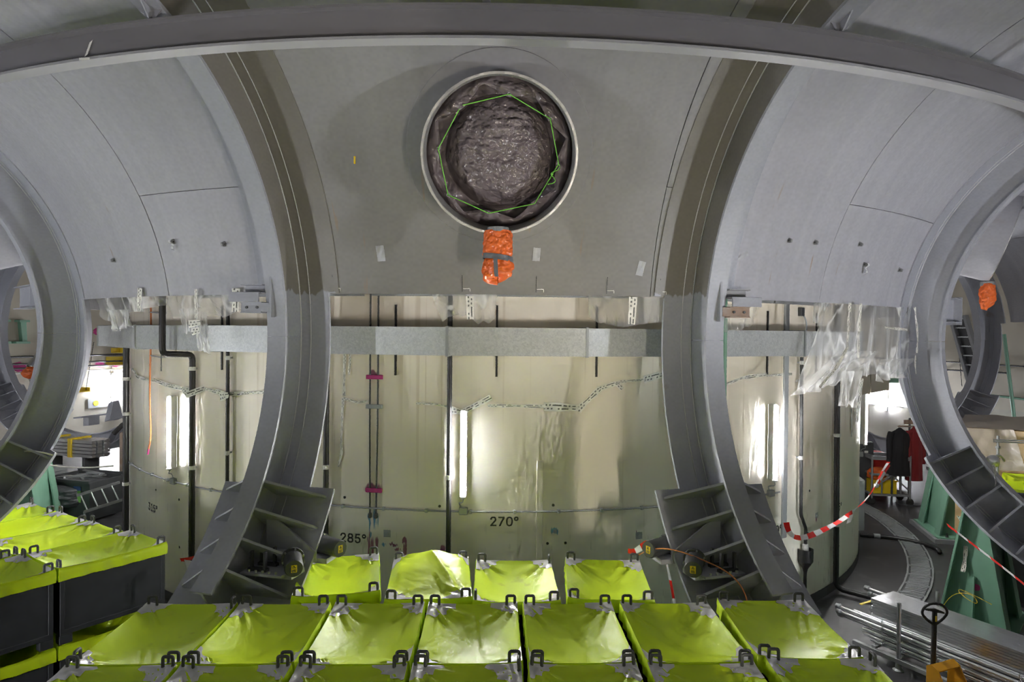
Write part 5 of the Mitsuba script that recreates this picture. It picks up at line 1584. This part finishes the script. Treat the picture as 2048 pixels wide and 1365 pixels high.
for i, (a0, a1, z0, z1) in enumerate(((-125.8, -123.6, 3.00, 3.34), (-125.3, -124.2, 3.50, 3.70), (-121.4, -119.4, 1.95, 2.12), (-126.8, -126.0, 2.4, 2.6))):
    k = Thing("yellow_bracket", ["large yellow bracket on the far left wall", "small yellow bracket above the large one on the far left wall", "low yellow bracket on the far left wall beside the second ring", "yellow bracket hidden behind the drum wall's left rim"][i], "bracket")
    k.part("plate", join([hull([cp(R_OUT - r, a, z) for r in (0, .03) for a in (a0, a1) for z in (z0, z1)]), hull([cp(R_OUT - r, a, z) for r in (0, .25) for a in (a0, a0 + .1) for z in (z0, z1)]), hull([cp(R_OUT - r, a, z) for r in (0, .25) for a in (a0, a1) for z in (z0, z0 + .03)])]), YELLOW)
for i, (a, b, z0, z1) in enumerate(((-122.1, -121.2, 3.95, 2.0), (-124.2, -123.7, 2.95, 2.15), (-117.5, -117.3, 4.6, 2.4), (114.0, 113.2, 5.2, 2.6))):
    single("wire_run", ["long thin wire slanting down the far left wall", "short thin wire below the yellow bracket on the far left wall", "thin wire on the far left wall behind the second ring", "thin wire down the far right wall"][i], "wire", tube([cp(R_OUT - .06, a, z0), cp(R_OUT - .06, b, z1)], .014, 6), INK, True)
k = Thing("wall_sign", "pale notice with a round yellow mark low on the far left wall", "sign")
k.part("board", hull([cp(R_OUT - r, a, z) for r in (.01, .03) for a in (-124.5, -121.5) for z in (1.25, 1.62)]), ZINC)
k.part("mark", on(-122.4, R_OUT, moved(lathe([(0, 0), (.11, 0), (.11, .01), (0, .01)], 20, "x"), 0, (-.045, 0, 1.44))), YELLOW)
for i, (a, z, s) in enumerate(((-122.9, 3.05, .16), (-120.9, 3.2, .2), (-124.7, 3.0, .14), (-122.7, 4.4, .18), (-114.0, 3.05, .22))):
    k_ = fresh("wall_outer__spray_mark")
    put(k_, on(a, R_OUT, lump((-.01, 0, z), .012, s, s * .7, i + 2, .8)), PINK, True)
k = Thing("green_beam", "green steel beam seen over the duct's left end behind the torn film", "steel beam")
b0, b1 = np.array([1.0, -10.6, 5.02]), np.array([-1.2, -9.0, 5.05])
k.part("lower_flange", bar(b0, b1, .30, .03), GREEN)
k.part("web", bar(b0 + [0, 0, .26], b1 + [0, 0, .26], .02, .5), GREEN)
k.part("upper_flange", bar(b0 + [0, 0, .52], b1 + [0, 0, .52], .30, .03), GREEN)
# far left: silver pipe with orange wraps, green trestles
k = Thing("silver_pipe", "shiny slanting silver pipe with orange wraps at the far left", "pipe")
p0, p1, p2, p3 = cp(17.6, -114.3, 4.1), cp(17.6, -111.6, 3.1), cp(17.6, -111.7, 2.75), cp(17.6, -112.3, 2.2)
k.part("pipe", tube([p0, p1], .19, 20), SILVER, True)
k.part("lower_pipe", tube([p2, p3], .14, 16), SILVER, True)
k.part("wrap", lump((p1 + p2) / 2, .30, .30, .22, 4), ORANGE_SOLID, 40, label="orange wrap")
k.part("wrap", lump(p3, .30, .36, .20, 7), ORANGE_SOLID, 40, label="orange wrap")
for i, az in enumerate((-113.9, -111.9)):
    k = Thing("green_bracket", "green A-shaped wall bracket at the far left, " + ("right of the two" if i == 0 else "left of the two"), "bracket")
    k.part("foot", hull([cp(R_OUT - r, az + a, z) for r in (.0, .3) for a in (-.75, .75) for z in (3.92, 4.0)]), GREEN)
    k.part("leg", hull([cp(R_OUT - r, az + a, z) for r in (.0, .2) for a, z in ((-.5, 4.75), (.1, 4.75), (-.05 - .55, 4.0), (-.1, 4.0))]), GREEN)
    k.part("top", hull([cp(R_OUT - r, az + a, z) for r in (.0, .3) for a in (-.7, .4) for z in (4.72, 4.8)]), GREEN)
# platform beam on the second left ring, frame on the second right ring
k = Thing("platform_beam", "grey platform beam fixed to the far face of the second left ring", "steel beam")
q0, q1 = tp(3.25, 9.0, -45 + DAZ, -.15), tp(3.25, 9.0, -45 + DAZ, -1.6)
for dz, w, h in ((.26, .2, .015), (-.10, .2, .015), (.08, .015, .36)):
    k.part("flange" if w > .1 else "web", bar(q0 + [0, 0, dz], q1 + [0, 0, dz], w, h), RING)
k.part("stiffener", bar(q0 + (q1 - q0) * .2 + [0, 0, -.1], q0 + (q1 - q0) * .2 + [0, 0, .26], .18, .015), RING)
k = Thing("steel_box_bracket", "box-shaped steel bracket frame on the far face of the second right ring", "steel bracket")
q0, q1 = tp(3.2, 8.5, 45 + DAZ, .14), tp(3.2, 8.5, 45 + DAZ, .66)
for dz in (.22, -.16):
    k.part("flange", bar(q0 + [0, 0, dz], q1 + [0, 0, dz], .26, .018), RING)
k.part("web", bar(q0 + [0, 0, .03], q1 + [0, 0, .03], .016, .37), RING)
k.part("end_plate", bar(q1 + [0, 0, -.2], q1 + [0, 0, .26], .26, .02, up=et(45)), RING)
k.part("arm", tube([q1, q1 + (q1 - q0) * .6], .03, 8), RING, True)
k.part("arm_plate", bar(q1 + (q1 - q0) * .6 + [0, 0, -.07], q1 + (q1 - q0) * .6 + [0, 0, .07], .14, .02), RING)
# stair-like ladder on the far right wall
k = Thing("cable_ladder", "steep grey cable ladder leaning on the far right wall", "ladder")
a0, a1 = cp(R_OUT - .6, 113.6, 5.3), cp(R_OUT - .6, 110.9, 2.3)
sd = et(112) * .55
k.part("stringer", bar(a0, a1, .10, .22, up=er(112)), MIDGREY)
k.part("stringer", bar(a0 - sd, a1 - sd, .10, .22, up=er(112)), MIDGREY)
for f in np.linspace(.04, .96, 9):
    k.part("rung", bar(a0 + (a1 - a0) * f, a0 + (a1 - a0) * f - sd, .05), ZINC)
k.part("back_panel", hull([a0 + er(112) * .1, a1 + er(112) * .1, a0 - sd + er(112) * .1, a1 - sd + er(112) * .1, a0 + er(112) * .12, a1 + er(112) * .12, a0 - sd + er(112) * .12, a1 - sd + er(112) * .12]), DARK)
k = Thing("barrier_tape", "short red and white barrier tape by the far right ring's saddle", "tape")
k.part("ribbon", ribbon([cp(17.5, 108.6, 2.35), cp(17.5, 107.9, 2.6), cp(17.5, 107.0, 2.95)], .10, 3, .3, .5))
# left background: skip with scrap, profile bundles, ladder
sk = Thing("dark_skip", "dark open skip full of scrap metal between the second left ring and the drum wall", "skip")
K0, KX, KY = np.array([1.5, -10.85, 0]), np.array([.32, .95, 0]), np.array([-.95, .32, 0])
KX /= np.linalg.norm(KX); KY = np.array([-KX[1], KX[0], 0])
kk_ = lambda x, y, z: K0 + KX * x + KY * y + np.array([0, 0, z])
for nm, a in (("front_wall", ((0, 1.55), (0, .04))), ("back_wall", ((0, 1.55), (1.0, 1.04))), ("side_wall", ((0, .04), (0, 1.04))), ("side_wall", ((1.51, 1.55), (0, 1.04)))):
    sk.part(nm, hull([kk_(x, y, z) for x in a[0] for y in a[1] for z in (.05, .92)]), DARK)
sk.part("floor_plate", hull([kk_(x, y, z) for x in (0, 1.55) for y in (0, 1.04) for z in (.05, .09)]), DARK)
sk.part("rim", join([bar(kk_(-.02, -.02, .93), kk_(1.57, -.02, .93), .06), bar(kk_(-.02, 1.06, .93), kk_(1.57, 1.06, .93), .06)]), DARK)
sk.part("notice", hull([kk_(x, -.012 - d, z) for x in (1.08, 1.30) for z in (.45, .72) for d in (0, .004)]), material("notice_green", principled((0.25, 0.50, 0.13), .5)), label="green notice")
sk.part("notice", hull([kk_(x, -.012 - d, z) for x in (1.08, 1.30) for z in (.72, .82) for d in (0, .004)]), material("notice_blue", principled((0.03, 0.06, 0.22), .5)), label="dark blue notice")
for f in range(16):
    a = kk_(rng.uniform(.1, .7), rng.uniform(.1, .9), rng.uniform(.86, .98))
    b = a + KX * rng.uniform(.3, .75) + KY * rng.uniform(-.25, .25) + np.array([0, 0, rng.uniform(-.05, .08)])
    single("scrap_bar", "loose metal bar lying in the dark skip", "scrap metal", bar(a, b, .045, .03), STEEL if f % 3 else ZINC, group="loose bars in the dark skip")
single("scrap_fill", "heap of small dark scrap filling the skip", None, lump(kk_(.78, .52, .55), .72, .70, .36, 5, .3), DARK, kind="stuff")
bd = Thing("profile_bundle", "bundle of pale aluminium profiles strapped in yellow under the far ring at the left", "metal profiles")
B0, BX = np.array([-.6, -12.3, 1.18]), np.array([.33, .94, 0])
BX /= np.linalg.norm(BX); BY = np.array([-BX[1], BX[0], 0])
for i in range(5):
    for j in range(4):
        bd.part("profile", bar(B0 + BY * j * .14 + np.array([0, 0, i * .09]), B0 + BX * (2.0 + .05 * ((i * 3 + j) % 3)) + BY * j * .14 + np.array([0, 0, i * .09]), .12, .075), ALU)
for f in (.45, 1.2):
    bd.part("strap", hull([B0 + BX * (f + d) + BY * y + np.array([0, 0, z]) for d in (0, .12) for y in (-.09, .52) for z in (-.06, .43)]), YELLOW, label="yellow strap")
for f in (.3, 1.6):
    bd.part("support", hull([B0 + BX * (f + d) + BY * y + np.array([0, 0, z]) for d in (0, .1) for y in (0, .42) for z in (-1.18, -.05)]), DARK)
tb = Thing("tube_bundle", "stack of square tube ends left of the dark skip", "metal profiles")
for i in range(9):
    for j in range(4):
        o_t = np.array([1.9, -11.45, .06]) + KX * j * .09 + np.array([0, 0, i * .12])
        tb.part("square_tube", join([bar(o_t + np.array([0, 0, .045]), o_t + np.array([0, 0, .045]) + KY * 1.4, .085, .012), bar(o_t - np.array([0, 0, .045]), o_t - np.array([0, 0, .045]) + KY * 1.4, .085, .012), bar(o_t + KX * .037, o_t + KX * .037 + KY * 1.4, .012, .09), bar(o_t - KX * .037, o_t - KX * .037 + KY * 1.4, .012, .09)]), ZINC)
ld = Thing("ladder", "small grey ladder lying tilted in front of the dark skip", "ladder")
l0, l1 = np.array([2.2, -9.55, .68]), np.array([1.9, -8.75, .92])
dn = np.array([.12, .24, -.34])
ld.part("stringer", bar(l0, l1, .035, .06), STEEL)
ld.part("stringer", bar(l0 + dn, l1 + dn, .035, .06), STEEL)
for f in (.08, .32, .56, .80):
    ld.part("rung", tube([l0 + (l1 - l0) * f, l0 + (l1 - l0) * f + dn], .016, 8), STEEL, True)
ld.part("support_leg", tube([l1 + dn, np.array([2.0, -8.5, 0.0])], .02, 8), STEEL, True)
ld.part("support_leg", tube([l0 + dn, np.array([2.3, -9.3, 0.0])], .02, 8), STEEL, True)
k = Thing("rust_red_crate", "rust-red steel box behind the aluminium profiles at the left", "box")
k.part("body", hull([(x, y, z) for x, y in ((-.2, -9.9), (-.4, -9.2), (-.9, -10.1), (-1.1, -9.4)) for z in (.0, 1.75)]), RUSTY)
k = Thing("lever_tool", "black lever hoists hanging by the far left ring", "tools")
for i in range(3):
    k.part("hoist", tube([(-.1, -10.0 + .28 * i, 1.75 + .12 * i), (-.1, -9.75 + .28 * i, 2.0 + .1 * i)], .06, 10), INK, True)
k.part("red_grip", tube([(-.1, -9.2, 2.2), (-.1, -9.0, 2.3)], .05, 10), RED, True)
k.part("hanger", tube([(-.1, -9.6, 2.0), (-.1, -9.6, 5.5)], .01, 6), STEEL, True)
k = Thing("white_hose", "thin pale hose sagging from the second left ring to the drum wall", "hose")
k.part("hose", tube(smoothpath([tp(AS, -29.5, -45 + DAZ, .72), (5.6, -8.0, 2.05), (4.9, -7.8, 1.86), (4.6, -7.4, 1.84)], 40), .014, 8), WHITE, True)
k = Thing("far_trestle", "dark saw-horse shaped trestle standing on the far left ring", "trestle")
k.part("leg", hull([tp(2.9, -66, -105 + DAZ, t) + np.array([0, 0, z]) for t, z in ((-.25, 0), (.25, 0), (-.1, .55), (.1, .55))] + [tp(2.9, -70, -105 + DAZ, t) + np.array([0, 0, z]) for t, z in ((-.25, 0), (.25, 0), (-.1, .55), (.1, .55))]), RING)
k.part("plate", hull([tp(2.9, -88, -105 + DAZ, t) + np.array([0, 0, z]) for t in (-.5, .5) for z in (.26, .30)] + [tp(2.9, -82, -105 + DAZ, t) + np.array([0, 0, z]) for t in (-.5, .5) for z in (.26, .30)]), RING)
k.part("block", hull([tp(2.9, -87, -105 + DAZ, t) + np.array([0, 0, z]) for t in (-.2, .2) for z in (0, .26)] + [tp(2.9, -83, -105 + DAZ, t) + np.array([0, 0, z]) for t in (-.2, .2) for z in (0, .26)]), RING)
